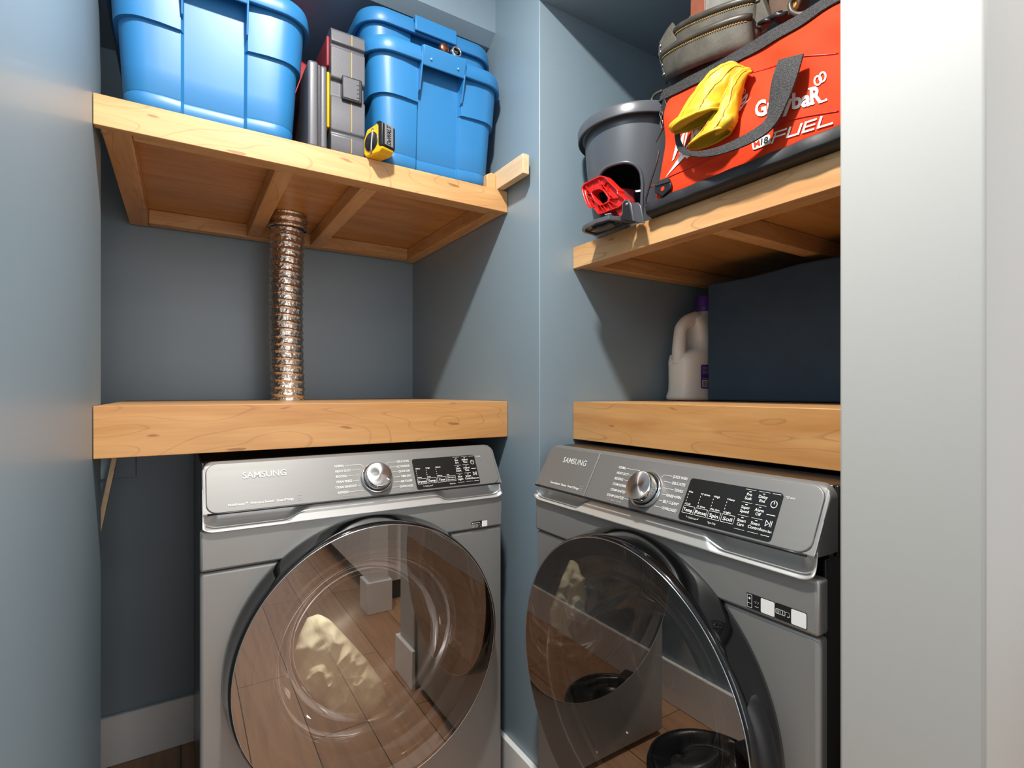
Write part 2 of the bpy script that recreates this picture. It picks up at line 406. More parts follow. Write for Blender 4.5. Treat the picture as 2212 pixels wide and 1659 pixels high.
def put_arc(bm, cx, cy, r, a0, a1, w, fn, n=16, ry=None):
    ry = ry or r
    put_line(bm, [(cx+r*math.cos(a0+(a1-a0)*i/n), cy+ry*math.sin(a0+(a1-a0)*i/n)) for i in range(n+1)], w, fn)

# ------------------------------------------------------------------ the room
struct('floor', BOX(-.5, 3.2, -3, 2.1, -.05, 0), M['floor'])
struct('ceiling', BOX(-.5, 3.2, -3, 2.1, 2.44, 2.5), M['ceiling'])
XL, XR, YB = -.142, .787, 1.99
struct('wall_left', BOX(-.5, XL, -3, 1.39, 0, 2.44), M['blue_wall'])
struct('wall_nook_left', BOX(-.5, -.40, 1.39, 2.1, 0, 2.44), M['blue_wall'])
struct('wall_back', BOX(-.40, XR, YB, 2.1, 0, 2.44), M['blue_wall'])
struct('wall_center', BOX(XR, 1.75, 1.11, 2.1, 0, 2.44), M['blue_wall'], bevel=.002)
struct('wall_nook_right', BOX(1.65, 1.75, .36, 1.11, 0, 2.44), M['blue_wall'])
struct('wall_right', BOX(.75, 1.75, .208, .36, 0, 2.44), M['grey_wall'], bevel=.004)
struct('trim_1', BOX(XR, 1.65, .36, 1.11, 2.146, 2.44), M['blue_wall'])
bm = bmesh.new()
pr = [(1.335, 2.19), (1.37, 2.165), (YB, 2.165), (YB, 2.44), (1.335, 2.44)]
prism3(bm, [(-.40, y, z) for y, z in pr], [(XR, y, z) for y, z in pr])
struct('trim_2', bm, M['blue_wall'])
struct('baseboard_back', BOX(-.40, XR-.016, YB-.016, YB, 0, .15), M['white_paint'], bevel=.003)
bm = bmesh.new(); box(bm, XR-.016, XR, 1.095, YB-.016, 0, .15); struct('baseboard_center', bm, M['white_paint'], bevel=.003)
struct('baseboard_nook', BOX(XR, 1.64, 1.095, 1.11, 0, .15), M['white_paint'], bevel=.003)
struct('baseboard_left', BOX(XL, XL+.016, -3, 1.39, 0, .15), M['white_paint'], bevel=.003)
bm = bmesh.new(); box(bm, .735, .75, .193, .375, 0, .15); box(bm, .75, 1.75, .193, .208, 0, .15)
struct('baseboard_right', bm, M['white_paint'], bevel=.003)

# the post and cabinets across the room, seen in the dryer door
post = thing('square_post', 'white square post with a taller plinth, mirrored in the dryer door', 'post', (.85, -.45, 0))
obj('shaft', BOX(-.04, .06, -.05, .05, 0, 2.44), M['plinth'], post, bevel=.002)
obj('plinth', BOX(-.056, .076, -.066, .066, 0, .16), M['plinth'], post, bevel=.003)
cab = thing('base_cabinet', 'long white planked cabinet behind the post, mirrored in the dryer door', 'cabinet', (.86, -.52, 0))
bm = bmesh.new(); box(bm, .0, .55, -1.9, 0, .10, .90); obj('carcass', bm, M['plinth'], cab, bevel=.003)
for i in range(12):
    obj('door_plank', BOX(-.016, -.001, -1.89+i*.157, -1.89+i*.157+.152, .12, .88), M['plinth'], cab, bevel=.003)
obj('toe_kick', BOX(.05, .54, -1.88, -.01, 0, .10), M['case_dark'], cab)
obj('countertop', BOX(-.03, .57, -1.92, .01, .90, .94), M['grey_wall'], cab, bevel=.004)

# ------------------------------------------------------------------ shelves
# upper left
US_Z0, US_Z1, YF = 1.638, 1.698, 1.265
t = thing('framed_plywood_shelf', 'long framed plywood shelf carrying the blue totes, with cross beams seen from below', 'shelf', (0, 0, US_Z0))
hz = US_Z1-US_Z0
obj('fascia', BOX(XL+.001, XR-.001, YF, YF+.018, 0, hz), M['ply_x'], t, bevel=.0012)
obj('shelf_panel', BOX(XL+.008, XR-.002, YF+.018, 1.97, hz-.014, hz), M['under_x'], t)
obj('front_rail', BOX(-.083+.001, .745, YF+.019, YF+.055, .004, hz-.0142), M['pine_x'], t, bevel=.002)
obj('side_rail', BOX(-.132, -.083, YF+.019, 1.972, .002, hz-.0142), M['pine_y'], t, bevel=.002)
obj('side_rail', BOX(.746, XR-.002, YF+.019, 1.972, .002, hz-.0142), M['pine_y'], t, bevel=.002)
obj('cross_beam', BOX(.185, .225, YF+.056, 1.932, .004, hz-.0142), M['pine_y'], t, bevel=.002)
obj('cross_beam', BOX(.385, .425, YF+.056, 1.932, .004, hz-.0142), M['pine_y'], t, bevel=.002)
bm = bmesh.new(); box(bm, -.0825, .745, 1.933, 1.970, .003, hz-.0142); obj('back_rail', bm, M['pine_x'], t, bevel=.002)
# upper right
RS_Z0, RS_Z1, XF = 1.461, 1.519, .898
t = thing('framed_plywood_shelf', 'shorter framed plywood shelf carrying the orange tool bag and bucket', 'shelf', (0, 0, RS_Z0))
hz = RS_Z1-RS_Z0
obj('fascia', BOX(XF, XF+.018, .362, 1.109, 0, hz), M['ply_y'], t, bevel=.0012)
obj('shelf_panel', BOX(XF+.018, 1.63, .362, 1.107, hz-.014, hz), M['under_x'], t)
obj('front_rail', BOX(XF+.019, XF+.057, .363, 1.106, .003, hz-.0142), M['pine_y'], t, bevel=.002)
obj('side_rail', BOX(XF+.058, 1.62, 1.066, 1.106, .003, hz-.0142), M['pine_x'], t, bevel=.002)
obj('side_rail', BOX(XF+.058, 1.62, .363, .40, .003, hz-.0142), M['pine_x'], t, bevel=.002)
obj('cross_beam', BOX(XF+.058, 1.62, .675, .713, .003, hz-.0142), M['pine_x'], t, bevel=.002)
# lower slabs
LS_Z0, LS_Z1 = 1.0005, 1.1015
t = thing('thick_plywood_shelf', 'thick plywood shelf just above the dryer, pierced by the foil duct', 'shelf', (0, 0, LS_Z0))
obj('fascia', BOX(XL+.001, XR-.001, YF, YF+.018, 0, .101), M['ply_low_x'], t, bevel=.0012)
obj('top_panel', BOX(XL+.002, XR-.002, YF+.018, YB-.004, .089, .1008), M['ply_x'], t)
obj('rail', BOX(XL+.002, XR-.002, YF+.019, YF+.057, .002, .0888), M['pine_x'], t)
obj('rail', BOX(-.39, XR-.002, YB-.045, YB-.006, .002, .0888), M['pine_x'], t)
t = thing('thick_plywood_shelf', 'thick plywood shelf above the washer, with the jug and navy box on top', 'shelf', (0, 0, LS_Z0))
obj('fascia', BOX(XF, XF+.018, .362, 1.109, 0, .101), M['ply_low_y'], t, bevel=.0012)
obj('top_panel', BOX(XF+.018, 1.64, .362, 1.107, .089, .1008), M['ply_y'], t)
obj('rail', BOX(XF+.019, XF+.057, .363, 1.106, .002, .0888), M['pine_y'], t)

# wooden scraps at the end of the upper left shelf
tag(obj('pine_scrap', BOX(.752, .772, 1.135, 1.42, US_Z1+.0003, US_Z1+.052), M['pine_pale'], bevel=.0015), 'pale pine scrap board sticking out past the shelf end along the blue wall', 'board')
bm = bmesh.new(); pr = [(.722, 0), (.7515, 0), (.7515, .043), (.738, .046), (.722, .038)]
prism3(bm, [(x, 1.272, US_Z1+.0003+z) for x, z in pr], [(x, 1.33, US_Z1+.0003+z) for x, z in pr])
tag(obj('wood_block', bm, M['pine_x'], bevel=.002), 'small upright wood block wedged between tote and pine board', 'block')
# leaning stick
bm = bmesh.new(); a = Vector((-.124, 1.50, .9995)); b_ = Vector((-.300, 1.52, .006))
d = (b_-a).normalized(); ux = d.cross(Vector((0, 1, 0))).normalized()*.005; uy = Vector((0, .012, 0))
prism3(bm, [a+ux+uy, a-ux+uy, a-ux-uy, a+ux-uy], [b_+ux+uy, b_-ux+uy, b_-ux-uy, b_+ux-uy])
tag(obj('wooden_stick', bm, M['pine_pale'], bevel=.001), 'thin pale wooden stick leaning in the dark gap beside the dryer', 'stick')
bm = bmesh.new(); q0 = PY(222, 992, YB); q1 = PY(295, 1030, YB)
box(bm, -.25, q1.x, YB-.012, YB-.0005, q1.z, .9995)
tag(obj('wall_cover_plate', bm, M['blue_wall'], bevel=.002), 'blue painted cover plate on the wall behind the leaning stick', 'cover plate')

# ------------------------------------------------------------------ foil duct
t = thing('foil_duct', 'crinkled silver foil dryer duct rising between the two shelves', 'duct', (.286, 1.77, LS_Z1+.0003))
HD = US_Z1-.0145-LS_Z1-.001
nr, na = 26*8, 96
rings = []
for i in range(nr+1):
    f = i/nr; z = HD*f; k = (i % 8)/8; ph = i/8
    ring = []
    cx_ = -.006*math.sin(PI*f)-.0; cy_ = 0
    for j in range(na):
        a = 2*PI*j/na
        kk = ((ph + a/(2*PI)) % 1)
        rib = .0045*max(0, 1-abs(kk-.5)*6)
        p = Vector((math.cos(a)*3.2, math.sin(a)*3.2, z*55))
        cr = noise.noise(p*2.2)*.0018+noise.noise(p*5)*.0010
        r = .0475+rib+cr*(1-rib/.0045*.7)
        ring.append((cx_+r*math.cos(a), cy_+r*math.sin(a), z))
    rings.append(ring)
bm = bmesh.new(); skin(bm, rings, True, False, False); obj('hose', bm, M['foil'], t, smooth=True)
bm = bmesh.new(); rings = []
for i in range(25):
    f = i/24; z = HD-.044+.0435*f
    ring = []
    for j in range(64):
        a = 2*PI*j/64; r = .0545+.003*math.sin(f*PI*4)+.0012*noise.noise(Vector((math.cos(a)*9, math.sin(a)*9, f*4)))
        ring.append((r*math.cos(a), r*math.sin(a), z))
    rings.append(ring)
skin(bm, rings, True, False, False); obj('collar', bm, M['foil'], t, smooth=True)

# ------------------------------------------------------------------ storage totes
def perimeter(a, b, rc, chan):
    """Rounded rectangle, centre 0; returns (x, y, nx, ny, s) with s = distance from end-centre on the two short ends (else None)."""
    out = []
    xs = [-(a-rc), -(a-rc)*.8]+[-chan-.006, -chan, chan, chan+.006]+[(a-rc)*.8, a-rc]
    xs = sorted(set(xs+[-chan*.5, 0, chan*.5]))
    for x in xs: out.append((x, -b, 0, -1, 'f', x))
    for i in range(1, 8):
        t_ = -PI/2+PI/2*i/8; out.append((a-rc+rc*math.cos(t_), -b+rc+rc*math.sin(t_), math.cos(t_), math.sin(t_), 'c', 0))
    ys = [-(b-rc)+2*(b-rc)*i/10 for i in range(11)]
    for y in ys: out.append((a, y, 1, 0, 's', y))
    for i in range(1, 8):
        t_ = PI/2*i/8; out.append((a-rc+rc*math.cos(t_), b-rc+rc*math.sin(t_), math.cos(t_), math.sin(t_), 'c', 0))
    for x in xs[::-1]: out.append((x, b, 0, 1, 'f', x))
    for i in range(1, 8):
        t_ = PI/2+PI/2*i/8; out.append((-(a-rc)+rc*math.cos(t_), b-rc+rc*math.sin(t_), math.cos(t_), math.sin(t_), 'c', 0))
    for y in ys[::-1]: out.append((-a, y, -1, 0, 's', y))
    for i in range(1, 8):
        t_ = PI+PI/2*i/8; out.append((-(a-rc)+rc*math.cos(t_), -(b-rc)+rc*math.sin(t_), math.cos(t_), math.sin(t_), 'c', 0))
    return out
TH = .312
def tote(label, loc, nested=False):
    t = thing('storage_tote', label, 'storage tote', loc, 0, 'blue storage totes on the upper shelf')
    CH = .056
    def ring(z, extra=0, inner=False):
        f = z/TH; a = .160+.018*f; b = .255+.02*f; rc = .045
        pts = []
        for (x, y, nx, ny, kind, s) in perimeter(a, b, rc, CH):
            o = extra
            if not inner:
                hi = 1 if z > .176 else 0
                if kind == 'f' and abs(s) <= CH: o += -.012
                elif kind == 'f' and abs(s) <= CH+.0061: o += (-.004 if not hi else .003)
                else: o += .008*hi
            pts.append((x+nx*o, y+ny*o, z))
        return pts
    zs = [(0, -.016), (.003, -.007), (.010, -.001), (.02, 0), (.035, 0), (.037, -.0012), (.04, 0), (.09, 0), (.14, 0), (.170, 0), (.1759, 0), (.1761, 0), (.179, 0), (.21, 0), (.25, 0), (.285, 0), (.300, 0)]
    rings = [ring(z, e) for z, e in zs]
    rings += [ring(.300, -.014, True), ring(.2, -.013, True), ring(.02, -.013, True)]
    bm = bmesh.new(); skin(bm, rings, True, True, True)
    obj('tub', bm, M['tote'], t, bevel=.003, seg=3)
    # rim: downturned flange
    def rr(z, o):
        f = .95; a = .160+.018*f; b = .255+.02*f
        return [(x+nx*o, y+ny*o, z) for (x, y, nx, ny, k, s) in perimeter(a, b, .05, CH)]
    R = [rr(.272, .0085), rr(.270, .019), rr(.272, .0205), rr(.300, .0175), rr(.309, .0145), rr(.312, .011), rr(.312, -.004), rr(.309, -.006), rr(.292, -.004)]
    bm = bmesh.new(); skin(bm, R+[R[0]], True, False, False); bmesh.ops.remove_doubles(bm, verts=bm.verts, dist=1e-5)
    obj('rim', bm, M['tote'], t, smooth=True)
    for sgn in (-1, 1):
        yb = -.272*1.0
        prof = [(-.004, .3135), (-.022, .3125), (-.034, .306), (-.033, .298), (-.022, .262), (-.018, .262), (-.022, .29), (-.004, .30)]
        if nested: prof = [(-.004, .3135), (-.030, .3125), (-.033, .31), (-.034, .272), (-.028, .271), (-.027, .300), (-.004, .302)]
        bm = bmesh.new()
        prism3(bm, [(-.060, sgn*(-(yb)-y)*1.0 if sgn > 0 else yb+y, z) for y, z in prof], [(.060, sgn*(-(yb)-y) if sgn > 0 else yb+y, z) for y, z in prof])
        h = obj('handle', bm, M['tote'], t, bevel=.002)
        if sgn < 0 and not nested:
            for sx in (-1, 1):
                # cheeks that join handle and wall
                bm = bmesh.new()
                ch = [(-.030, .306), (-.023, .262), (-.006, .205), (.006, .20), (.006, .306)]
                x0 = sx*.058; x1 = sx*.062
                prism3(bm, [(x0, yb+y, z) for y, z in ch], [(x1, yb+y, z) for y, z in ch])
                obj('handle_cheek', bm, M['tote'], t, bevel=.001)
            for px_ in (-.038, .038):
                bm = bmesh.new(); lathe(bm, [(.0001, -.0025), (.002, -.0022), (.0028, 0)], 12, (px_, yb-.028, .278), 'y')
                obj('stud', bm, M['tote_print'], h, smooth=True)
    return t
BY = YF+.017+.255-.004
tote('blue plastic tote standing alone beside the thin black case', (.062, BY+.012, US_Z1+.0005))
tote('blue plastic tote behind the tape measure, holding the nested tote', (.578, BY+.004, US_Z1+.0005))
tote('empty blue plastic tote nested inside another, its rim standing higher', (.578, BY+.062, US_Z1+.106), True)
# fittings caught between the two rims
p = PY(955, 106, 1.262); bm = bmesh.new(); lathe(bm, [(.0001, 0), (.010, .0), (.0135, .004), (.0135, .046), (.0001, .046)], 24, (p.x, 1.243, US_Z1+TH+.0145), 'y')
tag(obj('copper_fitting', bm, M['copper'], smooth=True), 'round brown copper pipe end caught between the nested tote rims', 'pipe')
p = PY(978, 119, 1.262); bm = bmesh.new(); lathe(bm, [(.0095, .03), (.0095, .001), (.0105, -.001), (.0135, 0), (.0135, .046), (.0001, .046)], 24, (p.x+.002, 1.241, US_Z1+TH+.0145), 'y')
tag(obj('steel_socket', bm, M['chrome'], smooth=True), 'shiny hollow steel socket end beside the copper pipe on the tote rim', 'socket')

# ------------------------------------------------------------------ hard cases
def rbox(bm, x0, x1, y0, y1, z0, z1, r=.006, k=3):
    """box with rounded vertical edges"""
    pts = rrect(x0, x1, y0, y1, r, k)
    rings = [[(x, y, z) for x, y in pts] for z in (z0, z1)]
    skin(bm, rings, True, True, True)
t = thing('hard_tool_case', 'tall black hard case with big latch and thin yellow seam', 'tool case', (.301, 1.277, US_Z1+.0004))
CW = .081
bm = bmesh.new()
pr = [(.006, 0), (.002, .006), (0, .02), (0, .038), (.005, .042), (.005, .046), (.001, .05), (.0, .118), (.003, .123), (.010, .126), (.010, .158), (.003, .160), (0, .163), (0, .226), (.006, .230), (.006, .234), (-.002, .238), (0, .262), (.006, .268), (.016, .271),
      (.25, .271), (.262, .262), (.262, .008), (.25, 0)]
prism3(bm, [(.0, y, z) for y, z in pr], [(CW, y, z) for y, z in pr])
obj('shell', bm, M['case'], t, bevel=.0035, seg=3)
for z0, z1 in ((.006, .038), (.052, .120), (.165, .226), (.238, .262)): obj('seam_line', BOX(.0475, .0487, -.0009+(.0 if z0 < .23 else -.0022), .003, z0, z1), M['yellow_line'], t)
lt = obj('latch', BOX(.024, .072, -.008, .010, .116, .168), M['case_dark'], t, bevel=.003, seg=3)
obj('latch_plate', BOX(.026, .064, -.0095, -.0079, .120, .164), M['case'], lt, bevel=.002)
bm = bmesh.new()
fn = lambda x, y: (x, -.0101, y)
for k in range(4): put_line(bm, [(.0585, .126+k*.009), (.0625, .126+k*.009)], .0014, fn)
obj('latch_marks', bm, M['case_dark'], lt)
bm = bmesh.new(); pr = [(.016, .19), (.09, .19), (.20, .195), (.20, .262), (.016, .255)]
prism3(bm, [(-.0065, y, z) for y, z in pr], [(.0, y, z) for y, z in pr]); obj('red_panel', bm, M['red_dull'], t, bevel=.003)
obj('yellow_panel', BOX(-.0068, -.0001, .012, .13, .055, .176), M['yellow_plastic'], t, bevel=.004)
t.scale = (1, 1, 1.11)
t = thing('thin_tool_case', 'short thin black case between a tote and the tall case', 'tool case', (.249, 1.275, US_Z1+.0004))
bm = bmesh.new(); rbox(bm, 0, .030, 0, .25, 0, .184, .008, 4); obj('shell_half', bm, M['case'], t, bevel=.006, seg=3)
bm = bmesh.new(); rbox(bm, .0335, .056, .001, .25, 0, .180, .008, 4); obj('shell_half', bm, M['case'], t, bevel=.006, seg=3)
obj('gasket', BOX(.0295, .034, .003, .247, .001, .178), M['case_dark'], t)
t.scale = (.78, 1, 1.1)
bm = bmesh.new(); pr = [(0, 0), (.085, 0), (.084, .30), (.076, .34), (.055, .39), (.04, .40), (0, .40)]
prism3(bm, [(.262+x, 1.62, US_Z1+.0004+z) for x, z in pr], [(.262+x, 1.74, US_Z1+.0004+z) for x, z in pr])
tag(obj('red_container', bm, M['red_plastic'], bevel=.006, seg=3), 'glimpse of bright red plastic container behind the thin black case', 'container')

# ------------------------------------------------------------------ tape measure
t = thing('tape_measure', 'yellow and black tape measure standing at the shelf edge', 'tape measure', (.437, 1.225, US_Z1+.0006), math.radians(-12))
# local: x = thickness, y = length going back, front face at y=0 ; swings to the left
t.rotation_euler = (0, 0, math.radians(22)); t.scale = (.9, .9, .9)
S = .078
pr = [(.0, .010), (.012, 0), (.066, 0), (.074, .010), (.074, .05), (.06, .074), (.014, .080), (0, .072)]
bm = bmesh.new(); prism3(bm, [(-.042, y, z) for y, z in pr], [(0, y, z) for y, z in pr]); obj('case_body', bm, M['yellow_plastic'], t, bevel=.004, seg=3)
bm = bmesh.new(); pr2 = [(-.003, .016), (-.003, .074), (.008, .083), (.024, .083), (.013, .072), (.013, .020), (.004, .013)]
prism3(bm, [(-.0435, y, z) for y, z in pr2], [(.0015, y, z) for y, z in pr2]); gp = obj('rubber_grip', bm, M['black'], t, bevel=.002, seg=2)
obj('name_plate', BOX(-.035, -.006, -.0042, -.0029, .020, .076), M['grey_print'], gp, bevel=.001)
bm = bmesh.new(); put_text(bm, 'DeWALT', lambda x, y: (-y, -.0046, x), .023, .0145, .0145, width=.050, bold=.02)
obj('maker_name', bm, M['black_ink'], gp)
bm = bmesh.new(); lathe(bm, [(.0001, -.0445), (.024, -.0445), (.026, -.042)], 32, (0, .042, .036), 'x'); obj('side_disc', bm, M['black'], t, smooth=True)
bm = bmesh.new(); pts = [(-.0455, .032, .066), (-.0475, .034, .03), (-.0475, .036, .010), (-.044, .044, .006)]
tube(bm, smoothpath(pts, 4), .003, 8); obj('belt_clip', bm, M['steel'], t, smooth=True)

# ------------------------------------------------------------------ charcoal bucket with an arched opening
BZ = RS_Z1+.0004
t = thing('arched_bucket', 'charcoal plastic bucket with wide rim and arched opening, beside the orange bag', 'bucket', (.982, .963, BZ))
bm = bmesh.new(); n = 120; m_ = 46
Hb = .272
def brad(z): f = z/Hb; return .094+.034*f+.006*math.sin(f*PI)
def opening(ang, z):
    d = (ang+PI) % (2*PI)-PI
    c, wd, top = math.radians(-22), math.radians(31), .150
    if z < .012: return False
    if abs(d-c) > wd: return False
    e = abs(d-c)/wd
    return z < top-.05*(1-math.sqrt(max(0, 1-e**3)))-.0
ctr = math.atan2(-.948, -.972)      # direction from the bucket to the camera
for shell, dr in ((0, 0), (1, -.004)):
    V = [[bm.verts.new(((brad(Hb*i/m_)+dr)*math.cos(2*PI*j/n), (brad(Hb*i/m_)+dr)*math.sin(2*PI*j/n), Hb*i/m_)) for j in range(n)] for i in range(m_+1)]
    for i in range(m_):
        for j in range(n):
            a = 2*PI*(j+.5)/n-ctr; z = Hb*(i+.5)/m_
            if opening(a, z): continue
            k = (j+1) % n; bm.faces.new((V[i][j], V[i][k], V[i+1][k], V[i+1][j]))
    if shell == 0: bm.faces.new(V[0][::-1])
for v in [v for v in bm.verts if not v.link_faces]: bm.verts.remove(v)
o = obj('bucket_wall', bm, M['bucket'], t, smooth=True)
bm = bmesh.new()
rp = [(brad(.255), .255), (brad(.255)+.006, .256), (.142, .249), (.1445, .251), (.1455, .272), (.143, .277), (.139, .278), (.124, .2775), (.1235, .272), (.1235, .262)]
lathe(bm, rp+[rp[0]], 96); bmesh.ops.remove_doubles(bm, verts=bm.verts, dist=1e-5)
obj('rim', bm, M['bucket'], t, bevel=.001)
# arch frame
bm = bmesh.new(); path = []
for s in range(-20, 21):
    e = s/20; ang = ctr+math.radians(-22)+math.radians(31)*e; z = .150-.05*(1-math.sqrt(max(0, 1-abs(e)**3)))
    r = brad(z); path.append((r*math.cos(ang), r*math.sin(ang), z))
lft = []; rgt = []
for z in (.012, .03, .06, .085, .098):
    for e, l in ((-1, lft), (1, rgt)):
        ang = ctr+math.radians(-22)+math.radians(31)*e; r = brad(z); l.append((r*math.cos(ang), r*math.sin(ang), z))
tube(bm, lft+path[1:-1]+rgt[::-1], .0042, 8); obj('opening_lip', bm, M['bucket'], t, smooth=True)
bm = bmesh.new(); lathe(bm, [(.0001, .165), (.108, .165), (.108, .169), (.0001, .169)], 48); obj('inner_light_stop', bm, M['case_dark'], t)  # added disc that keeps overhead light out, so the opening reads dark
bm = bmesh.new()
bm2 = bmesh.new(); box(bm2, .02, .07, -.05, .05, .004, .11); o = obj('red_insert', bm2, M['red_dull'], t, bevel=.01); 
o.rotation_euler = (0, 0, PI*.9)
bm.free()

# ------------------------------------------------------------------ red clamp
def cz(x, y): return (1230+x/10.37, 360+y/10.37)
XC = .840
t = thing('spring_clamp', 'red clamp handle with finger hole on a black base overhanging the shelf', 'clamp', (0, 0, 0))
outer = [(262, 470), (300, 390), (480, 290), (690, 193), (770, 210), (920, 360), (1080, 520), (1070, 590), (1180, 670), (1280, 745), (1200, 800), (1130, 900), (960, 960), (780, 1030), (640, 1072), (590, 990), (540, 935), (440, 918), (380, 860), (330, 740), (290, 620)]
inner = [(490, 590), (530, 535), (660, 500), (740, 530), (800, 610), (858, 700), (850, 770), (760, 825), (680, 852), (610, 800), (540, 700)]
cen = (680, 670)
def resample(poly, cen, n=72):
    out = []
    for k in range(n):
        a = 2*PI*k/n; dx, dy = math.cos(a), math.sin(a); best = None
        for i in range(len(poly)):
            x1, y1 = poly[i][0]-cen[0], poly[i][1]-cen[1]; x2, y2 = poly[(i+1) % len(poly)][0]-cen[0], poly[(i+1) % len(poly)][1]-cen[1]
            ex, ey = x2-x1, y2-y1; den = dx*ey-dy*ex
            if abs(den) < 1e-9: continue
            tt = (x1*ey-y1*ex)/den; ss = (x1*dy-y1*dx)/den
            if tt > 0 and -1e-6 <= ss <= 1+1e-6: best = tt if best is None or tt > best else best
        out.append((cen[0]+dx*best, cen[1]+dy*best))
    return out
O = resample(outer, cen); I = resample(inner, cen)
def mix2(a, b, f): return [(p[0]*(1-f)+q[0]*f, p[1]*(1-f)+q[1]*f) for p, q in zip(a, b)]
def at(poly, X): return [PX(*cz(*p), XC)+Vector((X, 0, 0)) for p in poly]
def at0(poly, X): return [PX(*cz(*p), XC)+Vector((X, 0, 0)) for p in poly]
bm = bmesh.new()
R = [at0(O, .022), at0(O, 0), at0(mix2(O, I, .10), 0), at0(mix2(O, I, .10), .008), at0(mix2(O, I, .88), .008), at0(mix2(O, I, .88), 0), at0(I, 0), at0(I, .022)]
skin(bm, R+[R[0]], True, False, False); bmesh.ops.remove_doubles(bm, verts=bm.verts, dist=1e-6)
h = obj('grip', bm, M['red_plastic'], t, bevel=.0006, seg=1)
bm = bmesh.new()
for a, b in (((640,290),(700,490)),((690,320),(850,590)),((800,340),(720,490)),((840,400),(830,640)),((500,400),(565,500)),((345,430),(470,600)),((350,520),(400,650)),((400,650),(600,810)),((380,590),(480,605)),((620,850),(640,1050)),((460,720),(520,900)),((740,860),(820,1000)),((860,700),(1040,700)),((870,760),(1060,880)),((850,800),(950,950)),((660,860),(780,1010)),((860,590),(1000,720)),((1200,690),(1120,860))):
    A = PX(*cz(*a), XC)+Vector((.001, 0, 0)); B = PX(*cz(*b), XC)+Vector((.001, 0, 0)); d = (B-A).normalized(); nn = Vector((1, 0, 0)).cross(d)*.00045
    prism3(bm, [A+nn, B+nn, B-nn, A-nn], [v+Vector((.008, 0, 0)) for v in (A+nn, B+nn, B-nn, A-nn)])
obj('grip_ribs', bm, M['red_plastic'], h)
bm = bmesh.new(); lp = [(970, 960), (1095, 890), (1168, 1060), (1090, 1135)]; prism3(bm, at(lp, .008), at(lp, .022)); obj('lever', bm, M['red_plastic'], t, bevel=.001)
bm = bmesh.new(); lp = [(1150, 1165), (1215, 1060), (1222, 830), (1260, 762), (1355, 752), (1418, 830), (1455, 1020), (1492, 1225)]
prism3(bm, at(lp, -.006), at(lp, -.001)); prism3(bm, at(lp, .024), at(lp, .029)); lug = obj('lug', bm, M['bucket'], t, bevel=.001)
bm = bmesh.new(); lp = [(1190, 1150), (1245, 1060), (1250, 850), (1285, 790), (1345, 780), (1385, 850), (1420, 1020), (1455, 1195)]
prism3(bm, at(lp, -.0072), at(lp, -.0062)); obj('lug_face', bm, M['black'], lug)
bm = bmesh.new(); lp = [(640, 1070), (755, 1040), (705, 1205), (635, 1205)]; prism3(bm, at(lp, .010), at(lp, .02)); obj('rear_lug', bm, M['black'], t, bevel=.001)
c0 = PX(*cz(1340, 855), XC); c0.x -= .007; bm = bmesh.new(); lathe(bm, [(.0001, -.003), (.0028, -.0025), (.0036, -.001), (.0038, .001)], 20, tuple(c0), 'x'); obj('screw', bm, M['chrome'], t, smooth=True)
bm = bmesh.new(); a0 = PX(*cz(770, 1075), XC)+Vector((.006, 0, 0)); a1 = PX(*cz(915, 1050), XC)+Vector((.006, 0, 0)); pts = []
for i in range(61):
    f = i/60; p = a0.lerp(a1, f); an = f*2*PI*6; pts.append(p+Vector((math.cos(an)*.0035, 0, math.sin(an)*.0035)))
tube(bm, pts, .0007, 6); obj('spring', bm, M['steel'], t, smooth=True)
bm = bmesh.new()
base_px = [cz(282, 1450), cz(290, 1395), cz(600, 1262), cz(880, 1185), cz(1200, 1215), cz(1480, 1262), cz(1310, 1310), cz(590, 1562), cz(330, 1490)]
bp = [PZ(*p, BZ+.001) for p in base_px]
bp[1] += Vector((.004, 0, 0))
cenb = sum(bp, Vector())/len(bp)
fr = [v+Vector((0, 0, .010)) for v in bp]
ins = [v.lerp(cenb, .13) for v in bp]
ring_ = [fr, bp, ins, [v+Vector((0, 0, .006)) for v in ins]]
skin(bm, ring_, True, True, True); bpl = obj('foot_plate', bm, M['bucket'], t, bevel=.0008, seg=2)
bm = bmesh.new()
for i in range(1, 9):
    A = bp[1].lerp(bp[5], i/10); B = bp[8].lerp(bp[6], i/10); A2 = A.lerp(B, .15); B2 = A.lerp(B, .42)
    d = (B2-A2).normalized(); nn = Vector((0, 0, 1)).cross(d)*.0008
    prism3(bm, [A2+nn, B2+nn, B2-nn, A2-nn], [v+Vector((0, 0, .007)) for v in (A2+nn, B2+nn, B2-nn, A2-nn)])
obj('plate_ribs', bm, M['bucket'], bpl)
bm = bmesh.new(); lp = [cz(480, 1465), cz(620, 1390), cz(700, 1385), cz(900, 1305), cz(1010, 1320), cz(1040, 1350), cz(900, 1410), cz(640, 1480)]
lo = [PZ(*p, BZ-.002) for p in lp]; prism3(bm, [Vector(v) for v in lo], [v+Vector((0, 0, .008)) for v in lo]); obj('foot_pad', bm, M['bucket'], bpl, bevel=.002)

